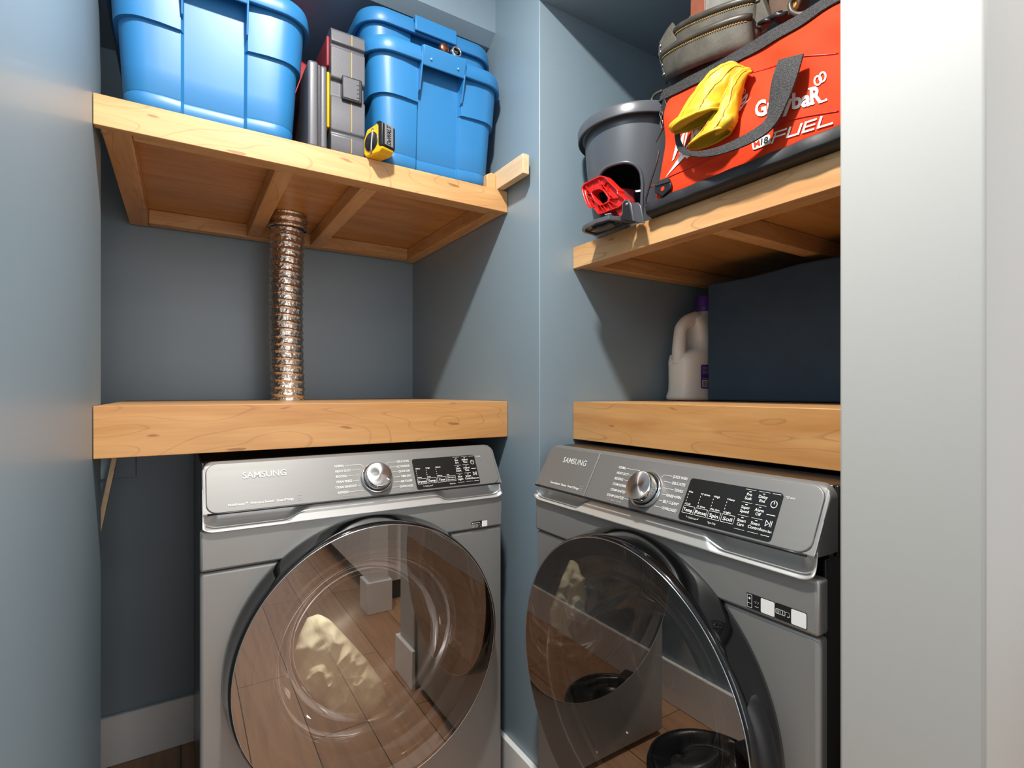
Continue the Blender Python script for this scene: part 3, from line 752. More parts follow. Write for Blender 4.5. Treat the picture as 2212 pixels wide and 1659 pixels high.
# ------------------------------------------------------------------ orange tool bag
Y0, Y1 = .366, .826
H0 = BZ-CAM_H                                   # shelf top relative to the eye
def fold(Y, h):
    k = (h-H0)/.29
    return (.004*math.sin(Y*38+h*30)+.003*math.sin(Y*71-h*55+1.3)+.006*math.sin(Y*17-h*26+.5))*max(0, min(1, (k-.16)*2.5))*max(.15, min(1, (1.05-k)*3))
def fx(Y, h):
    k = max(0, min(1, (h-H0)/.295))
    x = .876+.010*k+.052*k*k+.006*math.sin(PI*k)*-1
    return x+fold(Y, h)+.010*max(0, 1-k/.1)
def bagpt(px, py):
    d = ray(px, py); X = .89
    for _ in range(25):
        t_ = X/d.x; X = .5*X+.5*fx(d.y*t_, d.z*t_)
    t_ = X/d.x; return d.y*t_, d.z*t_
def topz(Y): f = (Y-Y0)/(Y1-Y0); return .276+.022*f-.010*math.sin(PI*f)
t = thing('tool_bag', 'orange-red canvas tool bag with black base, straps and white lettering', 'tool bag', (0, 0, 0))
bm = bmesh.new(); rings = []; NY = 56
for i in range(NY+1):
    f = i/NY; Y = Y0+(Y1-Y0)*f; tz = topz(Y); ring = []
    e = min(f, 1-f); pin = min(1, math.sqrt(max(0, 1-(1-min(e/.07, 1))**2))*.16+.84)
    if e > .07: pin = 1
    NK = 22
    for k in range(NK+1):
        kk = k/NK; h = H0+.002+tz*kk
        Yk = Y
        if f > .9: Yk = Y-(f-.9)*10*.034*math.sin(PI*min(1, kk*1.15))
        ring.append((fx(Yk, h)+(1-pin)*.25, Yk, h+CAM_H))
    for k in range(9):
        kk = k/8; ring.append((.957+.09*kk+(1-pin)*.0, Y, H0+.002+tz+.004*math.sin(PI*kk)+CAM_H))
    for k in range(1, 12):
        kk = 1-k/11; ring.append((1.13-.08*kk*kk+fold(Y, kk)*.5-(1-pin)*.25, Y, H0+.002+tz*kk+CAM_H))
    rings.append(ring)
skin(bm, rings, True, True, True); body = obj('bag_body', bm, M['bag'], t, smooth=True)
# black base
bm = bmesh.new(); rings = []
for i in range(NY+1):
    f = i/NY; Y = Y0+(Y1-Y0)*f; ring = []
    e = min(f, 1-f); rd = .02*(1-math.sqrt(max(0, 1-(1-min(e/.03, 1))**2)))
    if f > .5: Y += .004*f
    for (x, z) in ((.882, .0), (.874, .003), (.870, .008), (.870, .022), (.8735, .029), (.882, .031), (1.12, .031), (1.135, .024), (1.135, .008), (1.125, 0)):
        ring.append((x+(rd if x < 1 else -rd)+ (.0012*math.sin(Y*90) if x < .88 else 0), Y, BZ+z))
    rings.append(ring)
skin(bm, rings, True, True, True); obj('base_panel', bm, M['bag_base'], t, bevel=.001)
def onbag(off=.0016): return lambda Y, h: (fx(Y, h)-off, Y, h+CAM_H)
# zip tape and webbing band along the top
def ribbon(bm, A, B, th=.0025, nrm=None):
    n = len(A); R = []
    for i in range(n):
        a, b = Vector(A[i]), Vector(B[i]); tg = (Vector(A[min(i+1, n-1)])-Vector(A[max(i-1, 0)])); nn = tg.cross(b-a)
        nn = (nn.normalized() if nn.length > 1e-9 else Vector((1, 0, 0)))*th/2
        if nn.x > 0: nn = -nn
        R.append([a+nn, b+nn, b-nn, a-nn])
    skin(bm, R, True, True, True)
Ys = [Y0+.002+(Y1-Y0+.002)*i/60 for i in range(61)]
bm = bmesh.new()
ribbon(bm, [(fx(y, H0+topz(y)-.027)-.0035, y, BZ+topz(y)-.027) for y in Ys], [(fx(y, H0+topz(y))-.0035, y, BZ+topz(y)+.003) for y in Ys], .003)
obj('top_webbing', bm, M['webbing'], t)
bm = bmesh.new(); tube(bm, [(.956, y, BZ+topz(y)+.010) for y in Ys], .0030, 8); z_ = obj('zip', bm, M['case_dark'], t, smooth=True)
bm = bmesh.new()
for i in range(0, 150):
    y = Y0+.004+(Y1-Y0-.008)*i/150; zt = BZ+topz(y)+.0125; box(bm, .952, .9585, y, y+.0016, zt-.0012, zt+.0014)
zt_ = obj('zip_teeth', bm, M['grey_print'], z_); 
# end pocket (dark) and piping
bm = bmesh.new(); pts = [PX(1398, 452, .874), PX(1394, 438, .872), PX(1404, 398, .872), PX(1418, 352, .876), PX(1424, 325, .88)]
tube(bm, smoothpath(pts, 6), .0022, 8); obj('piping', bm, M['bag_base'], t, smooth=True)
bm = bmesh.new(); lp = [(1433, 205), (1440, 222), (1452, 248), (1470, 268), (1462, 276), (1446, 272), (1436, 262), (1428, 240)]
prism3(bm, [PX(*p_, .922)-Vector((.0, 0, 0)) for p_ in lp], [PX(*p_, .95) for p_ in lp]); obj('end_flap', bm, M['bag_base'], t, bevel=.002)
# stitching seams
bm = bmesh.new()
def seam(pts, n=8):
    q = [bagpt(*p_) for p_ in pts]; q = [Vector((a, b, 0)) for a, b in q]; sp = smoothpath(q, n)
    tube(bm, [(fx(v.x, v.y)-.0006, v.x, v.y+CAM_H) for v in sp], .0011, 6)
seam([(1405, 405), (1450, 380), (1530, 345), (1620, 300), (1700, 262), (1812, 240)])
seam([(1600, 165), (1680, 140), (1812, 115)])
obj('seams', bm, M['red_plastic'], t, smooth=True)
# D-ring tab
dr = bmesh.new(); lp = [(1414, 393), (1444, 385), (1449, 398), (1448, 408), (1430, 425), (1414, 416)]
A = [PX(*p_, .868) for p_ in lp]; prism3(dr, A, [v+Vector((.006, 0, 0)) for v in A]); dring = obj('d_ring', dr, M['black'], t, bevel=.0015)
cc = PX(1431, 408, .8675); bm = bmesh.new(); lathe(bm, [(.0001, -.0004), (.0045, -.0004), (.0055, .001)], 16, tuple(cc), 'x'); obj('d_ring_eye', bm, M['bag'], dring)
bm = bmesh.new(); lp = [(1413, 393), (1443, 383), (1446, 392), (1416, 402)]; A = [PX(*p_, .866) for p_ in lp]; prism3(bm, A, [v+Vector((.003, 0, 0)) for v in A]); obj('d_ring_tab', bm, M['webbing'], dring)
# lettering
class Aff:
    def __init__(s, p0, p1, pt, w, h):          # baseline-left, baseline-right, top-left in pixels; w, h in own units
        a, b, c = bagpt(*p0), bagpt(*p1), bagpt(*pt)
        s.o = a; s.ex = ((b[0]-a[0])/w, (b[1]-a[1])/w); s.ey = ((c[0]-a[0])/h, (c[1]-a[1])/h)
    def __call__(s, x, y):
        Y = s.o[0]+s.ex[0]*x+s.ey[0]*y; h = s.o[1]+s.ex[1]*x+s.ey[1]*y
        return (fx(Y, h)-.0018, Y, h+CAM_H)
bm = bmesh.new()
A = Aff((1632, 253), (1752, 227), (1633, 222), 4, 1)
put_text(bm, 'Grayba', A, 0, 0, 1, width=4, bold=.035)
A = Aff((1752, 226), (1783, 219), (1750, 191), 1, 1); put_text(bm, 'R', A, 0, 0, 1, width=.85, bold=.035)
put_line(bm, [(-.08, .03), (.25, .03)], .09, A); put_line(bm, [(.62, .03), (1.0, .03)], .09, A); put_line(bm, [(-.08, .97), (.3, .97)], .08, A)
put_arc(bm, 1.1, .06, .04, 0, 2*PI, .06, A, 8)
A = Aff((1758, 188), (1788, 182), (1757, 160), 1, 1)
put_arc(bm, .33, .42, .24, 0, 2*PI, .12, A, 24, .34); put_arc(bm, .66, .62, .22, 0, 2*PI, .12, A, 24, .36)
A = Aff((1669, 309), (1802, 268), (1672, 287), 4.6, 1)
W_ = .17
for st in (((.0, 0), (.12, .55)), ((.1, .5), (.95, .5)), ((.12, .95), (1.02, .95)), ((.0, .0), (.22, .95))): put_line(bm, st, W_ if st[0] != (.0, 0) else .15, A)
put_line(bm, [(1.35, .95), (1.2, .1), (2.05, .1), (2.22, .95)], W_, A)
put_line(bm, [(3.25, .95), (2.55, .95), (2.4, .1), (3.15, .1)], W_, A); put_line(bm, [(2.5, .52), (3.2, .52)], W_*.8, A)
put_line(bm, [(3.65, .98), (3.5, .1), (4.45, .1)], W_, A)
A = Aff((1453, 347), (1606, 236), (1462, 292), 5, 1)
put_text(bm, 'Milwaukee', A, 0, 0, .95, width=5, bold=.015, shear=.35)
put_poly(bm, [(-.35, -.55), (1.0, .02), (.9, -.15), (3.6, -.10), (5.4, .28), (3.3, -.30), (1.35, -.42), (1.15, -.28)], lambda x, y: A(x, y))
A2 = Aff((1600, 205), (1612, 202), (1599, 194), 1, 1); put_arc(bm, .5, .5, .5, 0, 2*PI, .12, A2, 14); put_text(bm, 'R', A2, .25, .2, .6, width=.5)
obj('lettering', bm, M['white_ink'], t)
bm = bmesh.new(); A = Aff((1628, 325), (1667, 310), (1624, 305), 1, 1)
bad = Aff((1628, 325), (1667, 310), (1624, 305), 1, 1)
put_poly(bm, rrect(0, 1, 0, 1, .14, 4), lambda x, y: (bad(x, y)[0]-.0002,)+bad(x, y)[1:]); bdg = obj('badge', bm, M['white_ink'], t)
off = lambda x, y: (bad(x, y)[0]-.0008,)+bad(x, y)[1:]
bm = bmesh.new(); put_text(bm, 'M', off, .10, .22, .55, width=.34, bold=.03); obj('badge_letter', bm, M['bag'], bdg)
bm = bmesh.new(); put_text(bm, '18', off, .46, .22, .6, width=.44, bold=.03, shear=.25); obj('badge_digits', bm, M['black_ink'], bdg)
# strap
Aed = [(1682, 130, .872), (1672, 160, .868), (1665, 190, .866), (1660, 235, .862), (1652, 262, .856), (1612, 290, .850), (1560, 315, .846), (1510, 327, .846), (1484, 322, .848), (1471, 305, .852), (1467, 280, .858)]
Bed = [(1736, 116, .874), (1730, 138, .868), (1722, 165, .862), (1702, 218, .856), (1676, 268, .850), (1642, 298, .845), (1592, 322, .842), (1540, 337, .842), (1500, 338, .844), (1466, 326, .848), (1457, 284, .858)]
A_ = smoothpath([PX(a, b, x) for a, b, x in Aed], 6); B_ = smoothpath([PX(a, b, x) for a, b, x in Bed], 6)
bm = bmesh.new(); ribbon(bm, A_, B_, .003); obj('carry_strap', bm, M['webbing'], t, smooth=False)
Aed = [(1682, 130, .872), (1690, 128, .880), (1700, 126, .888)]; Bed = [(1736, 116, .874), (1733, 122, .884), (1728, 130, .892)]
# wire ring at the bag end, chain and pin
bm = bmesh.new(); pts = [PX(1430, 196, .93), PX(1415, 204, .928), PX(1408, 216, .926), (PX(1412, 226, .926)), PX(1430, 230, .93)]
tube(bm, smoothpath(pts, 6), .0032, 8); obj('end_loop', bm, M['leather_rim'], t, smooth=True)
ch = thing('hanging_chain', 'short steel chain with a thin pin hanging at the bag end', 'chain', tuple(PX(1428, 240, .915)))
org = Vector(ch.location)
for i in range(4):
    c0 = PX(1428+i*.4, 246+i*9.5, .915)-org; bm = bmesh.new(); pts = []
    for k in range(16):
        a = 2*PI*k/16; w2 = .0036*math.cos(a); hh = .0062*math.sin(a)
        pts.append(c0+(Vector((0, w2, hh)) if i % 2 == 0 else Vector((w2*.9, w2*.5, hh))))
    tube(bm, pts, .0009, 6, closed=True); obj('chain_link', bm, M['chrome'], ch, smooth=True)
bm = bmesh.new(); a = PX(1443, 258, .912)-org; b = PX(1417, 308, .912)-org; tube(bm, [a, a.lerp(b, .3), b], [.0024, .002, .0008], 8); obj('pin', bm, M['copper'], ch, smooth=True)

# ------------------------------------------------------------------ yellow gloves tucked in the strap
def glove(label, rings_, extras):
    t = thing('leather_glove', label, 'glove', tuple(PX(rings_[-1][0], rings_[-1][1], rings_[-1][2])), 0, 'yellow work gloves')
    org = Vector(t.location); n = 28
    ctrl = []
    for (px, py, X, mx, my, dx) in rings_:
        c = PX(px, py, X); mj = PX(px+mx, py+my, X)-c
        ctrl.append((c, mj, dx))
    C = smoothpath([c for c, _, _ in ctrl], 6); Mj = smoothpath([m for _, m, _ in ctrl], 6); Dx = [v.x for v in smoothpath([Vector((d, 0, 0)) for _, _, d in ctrl], 6)]
    R = []
    def mk(c, mj, dx, s=1, wob=1):
        ring = []
        for k in range(n):
            a = 2*PI*k/n
            wv = .0045*wob*noise.noise(Vector((c.y*60, c.z*60, a*1.3)))+.0022*wob*noise.noise(Vector((c.y*160, c.z*160, a*3)))
            ring.append(c+mj*math.cos(a)*s+Vector((-1, 0, 0))*(math.sin(a)*dx*s+wv)-org)
        return ring
    for c, mj, dx in zip(C, Mj, Dx): R.append(mk(c, mj, dx))
    bm = bmesh.new(); skin(bm, R, True, True, False); 
    Rin = [mk(C[-1], Mj[-1], Dx[-1], 1.02), mk(C[-1]+Vector((0, 0, -.001)), Mj[-1], Dx[-1], .95), mk(C[-2], Mj[-2], Dx[-2], .88), mk(C[-3], Mj[-3], Dx[-3], .84)]
    last = bm.verts[:][-n:]
    obj('glove_body', bm, M['glove'], t, smooth=True)
    bm = bmesh.new(); tube(bm, [Vector(p_) for p_ in R[-1]], .0026, 8, closed=True); obj('cuff_hem', bm, M['glove'], t, smooth=True)
    for ks in (5, 9):
        bm = bmesh.new(); tube(bm, [Vector(q[ks])+Vector((-.0004, 0, 0)) for q in R[3:]], .0011, 6); obj('seam', bm, M['thread'], t, smooth=True)
    Ri = [mk(C[-1-k], Mj[-1-k], Dx[-1-k], .93-.01*k, .5) for k in range(8)]
    bm = bmesh.new(); skin(bm, Ri, True, False, True); obj('lining', bm, M['glove_in'], t, smooth=True)
    for ex in extras:
        bm = bmesh.new(); P_ = smoothpath([PX(a, b, x)-org for a, b, x, r in ex], 5); rr_ = [v.x for v in smoothpath([Vector((r, 0, 0)) for a, b, x, r in ex], 5)]
        rr_[0] *= .5; rr_[-1] *= .5
        tube(bm, P_, rr_, 12); obj('glove_finger', bm, M['glove'], t, smooth=True)
    return t
glove('yellow leather glove in front of its pair, wide cuff opening towards the bag end',
      [(1612, 146, .893, 5, 3, .006), (1590, 143, .884, 8, 10, .012), (1565, 164, .872, 14, 17, .016), (1540, 192, .862, 22, 18, .018), (1522, 222, .852, 36, -2, .022), (1508, 248, .848, 46, -20, .026), (1502, 262, .846, 50, -26, .028)],
      [[(1542, 232, .842, .004), (1490, 252, .838, .010), (1463, 268, .838, .011), (1449, 276, .840, .007)]])
glove('yellow leather glove tucked behind its pair, cuff opening above the strap',
      [(1622, 150, .893, 4, 5, .006), (1605, 156, .884, 8, 9, .010), (1590, 185, .874, 11, 7, .014), (1578, 222, .868, 16, 7, .018), (1560, 262, .860, 30, -8, .020), (1540, 290, .856, 44, -20, .022), (1532, 300, .855, 44, -22, .023)],
      [[(1545, 288, .848, .006), (1560, 276, .846, .008), (1573, 262, .846, .009), (1577, 252, .848, .006)]])

# ------------------------------------------------------------------ leather tool belt on the bag
t = thing('leather_tool_belt', 'worn grey leather tool belt with stitched pockets lying on the orange bag', 'tool belt', (0, 0, 0))
def pocket(name, L, Rr, Xc, bulge, drop, mat, rim_r=.0075, n=30, parent=None):
    """L, Rr: rim ends in px; a leather shell that bulges towards the room, with rolled rim and stitching."""
    a = PX(*L, Xc); b = PX(*Rr, Xc); ax = (b-a)
    rim = []
    for i in range(n+1):
        f = i/n; s = math.sin(PI*f)**.55
        rim.append(a+ax*f+Vector((-bulge*s, 0, -.006*math.sin(PI*f))))
    rows = [[p+Vector((.012*k*k, 0, -drop*k)) + Vector((0, 0, 0)) for p in rim] for k in (0, .15, .4, .7, 1)]
    bm = bmesh.new(); skin(bm, rows, False, False, False)
    o = obj(name, bm, mat, parent, smooth=True, solid=.004)
    bm = bmesh.new(); tube(bm, [p+Vector((-.001, 0, 0)) for p in rim], rim_r, 12); obj('rolled_rim', bm, M['leather_rim'], o, smooth=True)
    bm = bmesh.new(); dense = smoothpath(rim, 6)
    for i in range(2, len(dense)-4, 4):
        p0 = dense[i]+Vector((-.0035, 0, -rim_r*1.25)); p1 = dense[i+2]+Vector((-.0035, 0, -rim_r*1.25)); tube(bm, [p0, p0.lerp(p1, .5)+Vector((-.0008, 0, 0)), p1], .0009, 5)
    obj('stitching', bm, M['thread'], o)
    return o
# back panel
lp = [(1421, 118), (1424, 90), (1440, 62), (1452, 47), (1462, 62), (1485, 40), (1500, 20), (1640, -12), (1660, 40), (1655, 66), (1450, 185), (1432, 150)]
bm = bmesh.new(); A = [PX(*p_, .985) for p_ in lp]; prism3(bm, A, [v+Vector((.006, 0, 0)) for v in A]); bk = obj('back_panel', bm, M['leather'], t, bevel=.002)
lp = [(1423, 125), (1426, 88), (1446, 60), (1460, 82), (1462, 108), (1440, 150), (1434, 168)]
bm = bmesh.new(); A = [PX(*p_, .958) for p_ in lp]; prism3(bm, A, [v+Vector((.006, 0, 0)) for v in A]); sg = obj('side_gusset', bm, M['leather'], t, bevel=.002)
for (a, b) in ((1426, 99), (1426, 112), (1427, 122), (1431, 140), (1434, 160), (1459, 92)):
    c0 = PX(a, b, .9565); bm = bmesh.new(); lathe(bm, [(.0001, -.0025), (.003, -.0018), (.0042, 0)], 14, tuple(c0), 'x'); obj('rivet', bm, M['steel'], sg, smooth=True)
pocket('upper_pocket', (1462, 70), (1636, 0), .975, .030, .075, M['leather'], parent=t)
pocket('lower_pocket', (1433, 124), (1624, 38), .962, .034, .060, M['leather'], parent=t)
lp = [(1524, -40), (1648, -60), (1640, 0), (1600, 20), (1560, 34), (1521, 38)]
bm = bmesh.new(); A = [PX(*p_, .968) for p_ in lp]; prism3(bm, A, [v+Vector((.004, 0, 0)) for v in A]); obj('suede_divider', bm, M['leather_grey'], t, bevel=.001)
lp = [(1600, 20), (1640, -20), (1662, 36), (1640, 60), (1612, 54)]
bm = bmesh.new(); A = [PX(*p_, .972) for p_ in lp]; prism3(bm, A, [v+Vector((.02, 0, 0)) for v in A]); obj('side_fold', bm, M['leather'], t, bevel=.003)
tb = thing('brown_leather_pouch', 'dark brown leather pouch lying behind the grey tool belt', 'pouch', (0, 0, 0))
lp = [(1648, -40), (1745, -45), (1722, 20), (1700, 34), (1664, 42)]
bm = bmesh.new(); A = [PX(*p_, 1.0) for p_ in lp]; prism3(bm, A, [v+Vector((.03, 0, 0)) for v in A]); obj('pouch_body', bm, M['leather_brown'], tb, bevel=.004)
bm = bmesh.new(); pts = [PX(1740, -10, .97), PX(1718, -6, .968), PX(1707, 8, .968), PX(1710, 24, .968), PX(1724, 31, .968), PX(1740, 28, .97)]
tube(bm, smoothpath(pts, 6), .0045, 10); obj('metal_loop', bm, M['leather_rim'], tb, smooth=True)
bm = bmesh.new(); pts = [PX(1712, -12, .975), PX(1720, 6, .974), PX(1716, 18, .974)]; tube(bm, pts, .003, 8); obj('cord', bm, M['thread'], tb, smooth=True)
# bar handle in the pocket
bm = bmesh.new(); A = [PX(1492, -60, .966), PX(1524, -60, .966), PX(1522, 34, .966), PX(1491, 46, .966)]
prism3(bm, A, [v+Vector((.008, 0, 0)) for v in A])
tag(obj('flat_bar_tool', bm, M['handle_wood'], bevel=.0015), 'reddish brown flat bar standing in the tool belt pocket', 'hand tool')
bm = bmesh.new()
for a, b in (((1655, 44), (1700, 30)), ((1668, 40), (1690, 28)), ((1640, 52), (1668, 44))):
    tube(bm, [PX(*a, .975), PX((a[0]+b[0])/2, (a[1]+b[1])/2-4, .97), PX(*b, .975)], .005, 8)
obj('buckle', bm, M['black'], tb, smooth=True)

# ------------------------------------------------------------------ jug and navy box
SZ = LS_Z1+.0006
t = thing('detergent_jug', 'frosted white plastic detergent jug with purple label, half behind the navy box', 'jug', (1.318, 1.040, SZ))
def sec(xl, xr, dy, z, n=40, p=3.2):
    out = []
    for k in range(n):
        a = 2*PI*k/n; c, s = math.cos(a), math.sin(a)
        x = (abs(c)**(2/p))*(1 if c > 0 else -1); y = (abs(s)**(2/p))*(1 if s > 0 else -1)
        out.append(((xl+xr)/2+(xr-xl)/2*x, dy*y, z))
    return out
rings = [sec(-.085, .095, .046, 0), sec(-.100, .105, .052, .004), sec(-.102, .107, .053, .012), sec(-.094, .103, .050, .03), sec(-.092, .103, .050, .06), sec(-.094, .103, .050, .115), sec(-.088, .102, .049, .135), sec(-.055, .10, .047, .147),
         sec(-.024, .098, .044, .155), sec(-.018, .095, .042, .19), sec(-.022, .088, .036, .225), sec(-.034, .082, .030, .243), sec(-.012, .074, .027, .257), sec(.014, .068, .025, .266, p=2), sec(.016, .066, .024, .280, p=2)]
bm = bmesh.new(); skin(bm, rings); obj('jug_body', bm, M['jug'], t, smooth=True)
bm = bmesh.new(); pts = smoothpath([(-.074, 0, .110), (-.077, 0, .150), (-.073, 0, .190), (-.066, 0, .216), (-.040, 0, .236), (.0, 0, .248)], 6)
tube(bm, pts, [.022-.004*math.sin(PI*i/(len(pts)-1)) for i in range(len(pts))], 16); obj('grip', bm, M['jug'], t, smooth=True)
bm = bmesh.new(); lathe(bm, [(.0255, .270), (.028, .2705), (.028, .286), (.025, .288), (.025, .315), (.023, .318), (.0001, .318)], 40, (.041, 0, 0)); obj('cap', bm, M['purple'], t, bevel=.001)
bm = bmesh.new(); put_poly(bm, rrect(-.043, .085, .036, .105, .006, 4), lambda x, y: (x, -.0512, y)); lb = obj('label_sheet', bm, M['purple'], t, solid=.0006)
bm = bmesh.new(); put_poly(bm, rrect(-.038, .08, .040, .060, .002, 2), lambda x, y: (x, -.0517, y)); obj('barcode_field', bm, M['white_ink'], lb)
bm = bmesh.new(); xx = -.035; random.seed(3)
while xx < .01:
    w_ = random.choice((.0006, .001, .0016)); put_poly(bm, [(xx, .042), (xx+w_, .042), (xx+w_, .0585), (xx, .0585)], lambda x, y: (x, -.0519, y)); xx += w_+random.choice((.0007, .0012))
obj('barcode', bm, M['black_ink'], lb)
bm = bmesh.new(); fn = lambda x, y: (x, -.0519, y)
put_text(bm, 'eco-max', fn, -.038, .0625, .004, width=.028, bold=.02)
for k in range(6): put_line(bm, [(-.038, .098-k*.0038), (-.012+.004*((k*7) % 3), .098-k*.0038)], .0009, fn)
obj('small_print', bm, M['grey_ink'], lb)

bm = bmesh.new(); nx, ny, nz = 10, 16, 12
BX0, BX1, BY0, BY1, BH = 1.292, 1.58, .368, .980, .338
vs = {}
for i in range(nx+1):
    for j in range(ny+1):
        for k in range(nz+1):
            if i in (0, nx) or j in (0, ny) or k in (0, nz):
                fx_, fy_, fz_ = i/nx, j/ny, k/nz
                x = BX0+(BX1-BX0)*fx_; y = BY0+(BY1-BY0)*fy_; z = SZ+.001+BH*fz_
                bl = math.sin(PI*fy_)*math.sin(PI*fz_)
                if i == 0: x -= .010*bl
                if i == nx: x += .010*bl
                if j == ny: y += .004*math.sin(PI*fx_)*math.sin(PI*fz_)-.006*math.sin(PI*fz_*.9)*0
                if k == nz: z -= .010*math.sin(PI*fx_)*math.sin(PI*fy_)+.006*math.sin(fy_*9)*math.sin(PI*fy_)
                vs[(i, j, k)] = bm.verts.new((x, y, z))
def quad(a, b, c, d): bm.faces.new([vs[q] for q in (a, b, c, d)])
for j in range(ny):
    for k in range(nz):
        for i in (0, nx): quad((i, j, k), (i, j+1, k), (i, j+1, k+1), (i, j, k+1))
for i in range(nx):
    for k in range(nz):
        for j in (0, ny): quad((i, j, k), (i+1, j, k), (i+1, j, k+1), (i, j, k+1))
for i in range(nx):
    for j in range(ny):
        for k in (0, nz): quad((i, j, k), (i+1, j, k), (i+1, j+1, k), (i, j+1, k))
tag(obj('fabric_storage_box', bm, M['dark_navy'], bevel=.006, seg=3), 'large navy fabric storage box filling the shelf above the washer', 'storage box')

# ------------------------------------------------------------------ washer and dryer
W = .686
def slope(x, s, off=0):
    """console face: s = 0 at the lower edge (z .888), 1 at the upper edge (z .980)."""
    y = -.006+.050*s; z = .888+.092*s
    return (x, y-off*.875, z+off*.48)
def sz(z): return (z-.888)/.092
def machine(kind, label, loc, rz):
    t = thing(kind, label, 'washing machine' if kind == 'front_load_washer' else 'dryer', loc, rz)
    isw = kind == 'front_load_washer'
    bm = bmesh.new(); pr = [(.024, .018), (.76, .018), (.76, .982), (.058, .982), (.058, .88), (.024, .88)]
    for xa, xb in ((.003, .010), (W-.010, W-.003)): prism3(bm, [(xa, y, z) for y, z in pr], [(xb, y, z) for y, z in pr])
    box(bm, .0101, W-.0101, .752, .76, .018, .982); box(bm, .0101, W-.0101, .058, .7519, .972, .982); box(bm, .0101, W-.0101, .024, .7519, .018, .03)
    obj('cabinet', bm, M['washer_dark'], t, bevel=.0025)
    for fx_ in (.05, W-.05):
        for fy_ in (.08, .70):
            bm = bmesh.new(); lathe(bm, [(.02, 0), (.022, .008), (.012, .010), (.012, .018)], 20, (fx_, fy_, 0), cap0=True); obj('foot', bm, M['black'], t)
    # front panels with a circular cut
    xc, zc, rc = .337, .548, .262
    a0 = math.asin((.774-zc)/rc)
    arc = [(xc+rc*math.cos(PI-a0+(PI+2*a0)*i/60), zc+rc*math.sin(PI-a0+(PI+2*a0)*i/60)) for i in range(61)]
    low = [(0, .774)]+arc+[(W, .774), (W, .02), (0, .02)]
    bm = bmesh.new(); prism3(bm, [(x, 0, z) for x, z in low], [(x, .024, z) for x, z in low]); obj('front_panel', bm, M['platinum'], t, bevel=.009, seg=4)
    arc2 = [(xc+rc*math.cos(PI-a0-(PI-2*a0)*i/24), zc+rc*math.sin(PI-a0-(PI-2*a0)*i/24)+.0) for i in range(25)]
    up = [(0, .7765)]+[(x, z+.0025) for x, z in arc2]+[(W, .7765), (W, .856), (0, .856)]
    bm = bmesh.new(); prism3(bm, [(x, -.004, z) for x, z in up], [(x, .024, z) for x, z in up]); obj('upper_panel', bm, M['platinum'], t, bevel=.005, seg=3)
    # lip under the console
    bm = bmesh.new(); rows = []
    NX, NT = 150, 14
    for j in range(NT+1):
        tt = j/NT; row = []
        for i in range(NX+1):
            x = .004+(W-.008)*i/NX
            flat = .006-.017*tt
            sc_ = -.011+.030*math.sqrt(max(0, 1-tt**2.2))
            xb0 = .16+.055*(1-tt); xb1 = .515-.03*(1-tt)
            k = 0
            if x < xb0: k = min(1, (xb0-x)/.012)
            if x > xb1: k = min(1, (x-xb1)/.022)
            e = min(x-.0, W-x); endk = min(1, e/.03); 
            y = flat*(1-k)+sc_*k*math.sqrt(endk)+(-.011+.02*0)*k*(1-math.sqrt(endk))
            z = .894-.040*tt
            zz = z+(1-math.sqrt(max(0, 1-(1-min(1, e/.025))**2)))*.018*tt
            row.append((x, y, zz))
        rows.append(row)
    skin(bm, rows, False, False, False)
    obj('pull_lip', bm, M['lip'], t, smooth=True, solid=.002)
    obj('lip_back', BOX(.006, W-.006, .036, .05, .85, .90), M['washer_dark'], t)
    # console housing and face
    bm = bmesh.new(); R = []
    for i in range(61):
        u_ = i/60; x = .004+(W-.008)*(u_ if True else 0)
        if i <= 10: x = .004+.022*(i/10)**2
        elif i >= 50: x = W-.004-.022*((60-i)/10)**2
        else: x = .026+(W-.052)*(i-10)/40
        e = min(x-.004, W-.004-x); dp_ = .022*(1-math.sqrt(max(0, 1-(1-min(e/.022, 1))**2)))
        prf = [(.016, .886), (-.0075, .887), (-.0075, .890)]+[(slope(0, q_, .001)[1], slope(0, q_, .001)[2]) for q_ in (.1, .5, .9, .97)]+[(.0455, .9805), (.050, .9838), (.0575, .9845), (.0575, .886)]
        R.append([(x, y, min(z, .985-dp_)) for y, z in prf])
    skin(bm, R); obj('console_housing', bm, M['console'], t, smooth=True, bevel=.001)
    spans = ((.010, .1905), (.192, W-.010)) if isw else ((.010, W-.010),)
    for q, (xa, xb) in enumerate(spans):
        rl = .020
        pts = []
        for cx_, s_, a_, r_ in ((xb, 0, -PI/2, rl if xb > .6 else .002), (xb, 1, 0, rl if xb > .6 else .002), (xa, 1, PI/2, rl if xa < .1 else .002), (xa, 0, PI, rl if xa < .1 else .002)):
            L = .1047; cx2 = cx_-r_ if cx_ == xb else cx_+r_; cs = (r_/L if s_ == 0 else 1-r_/L)
            for i in range(7):
                a = a_+PI/2*i/6; pts.append((cx2+r_*math.cos(a), cs+r_*math.sin(a)/L))
        bm = bmesh.new(); prism3(bm, [slope(x, s, 0) for x, s in pts], [slope(x, s, .004) for x, s in pts])
        obj('detergent_drawer' if (isw and q == 0) else 'console_panel', bm, M['console'], t, bevel=.002, seg=3)
    on = lambda x, z: slope(x, sz(z), .0048)
    # black rod drawing the dark shadow line along the panel foot
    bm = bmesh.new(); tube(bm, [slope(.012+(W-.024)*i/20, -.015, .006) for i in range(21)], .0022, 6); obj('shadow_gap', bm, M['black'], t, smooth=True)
    # knob
    kn = (.353, .926); c0 = Vector(on(*kn)); nrm = Vector((0, -.875, .48)).normalized()
    rot = nrm.to_track_quat('Z', 'Y').to_euler()
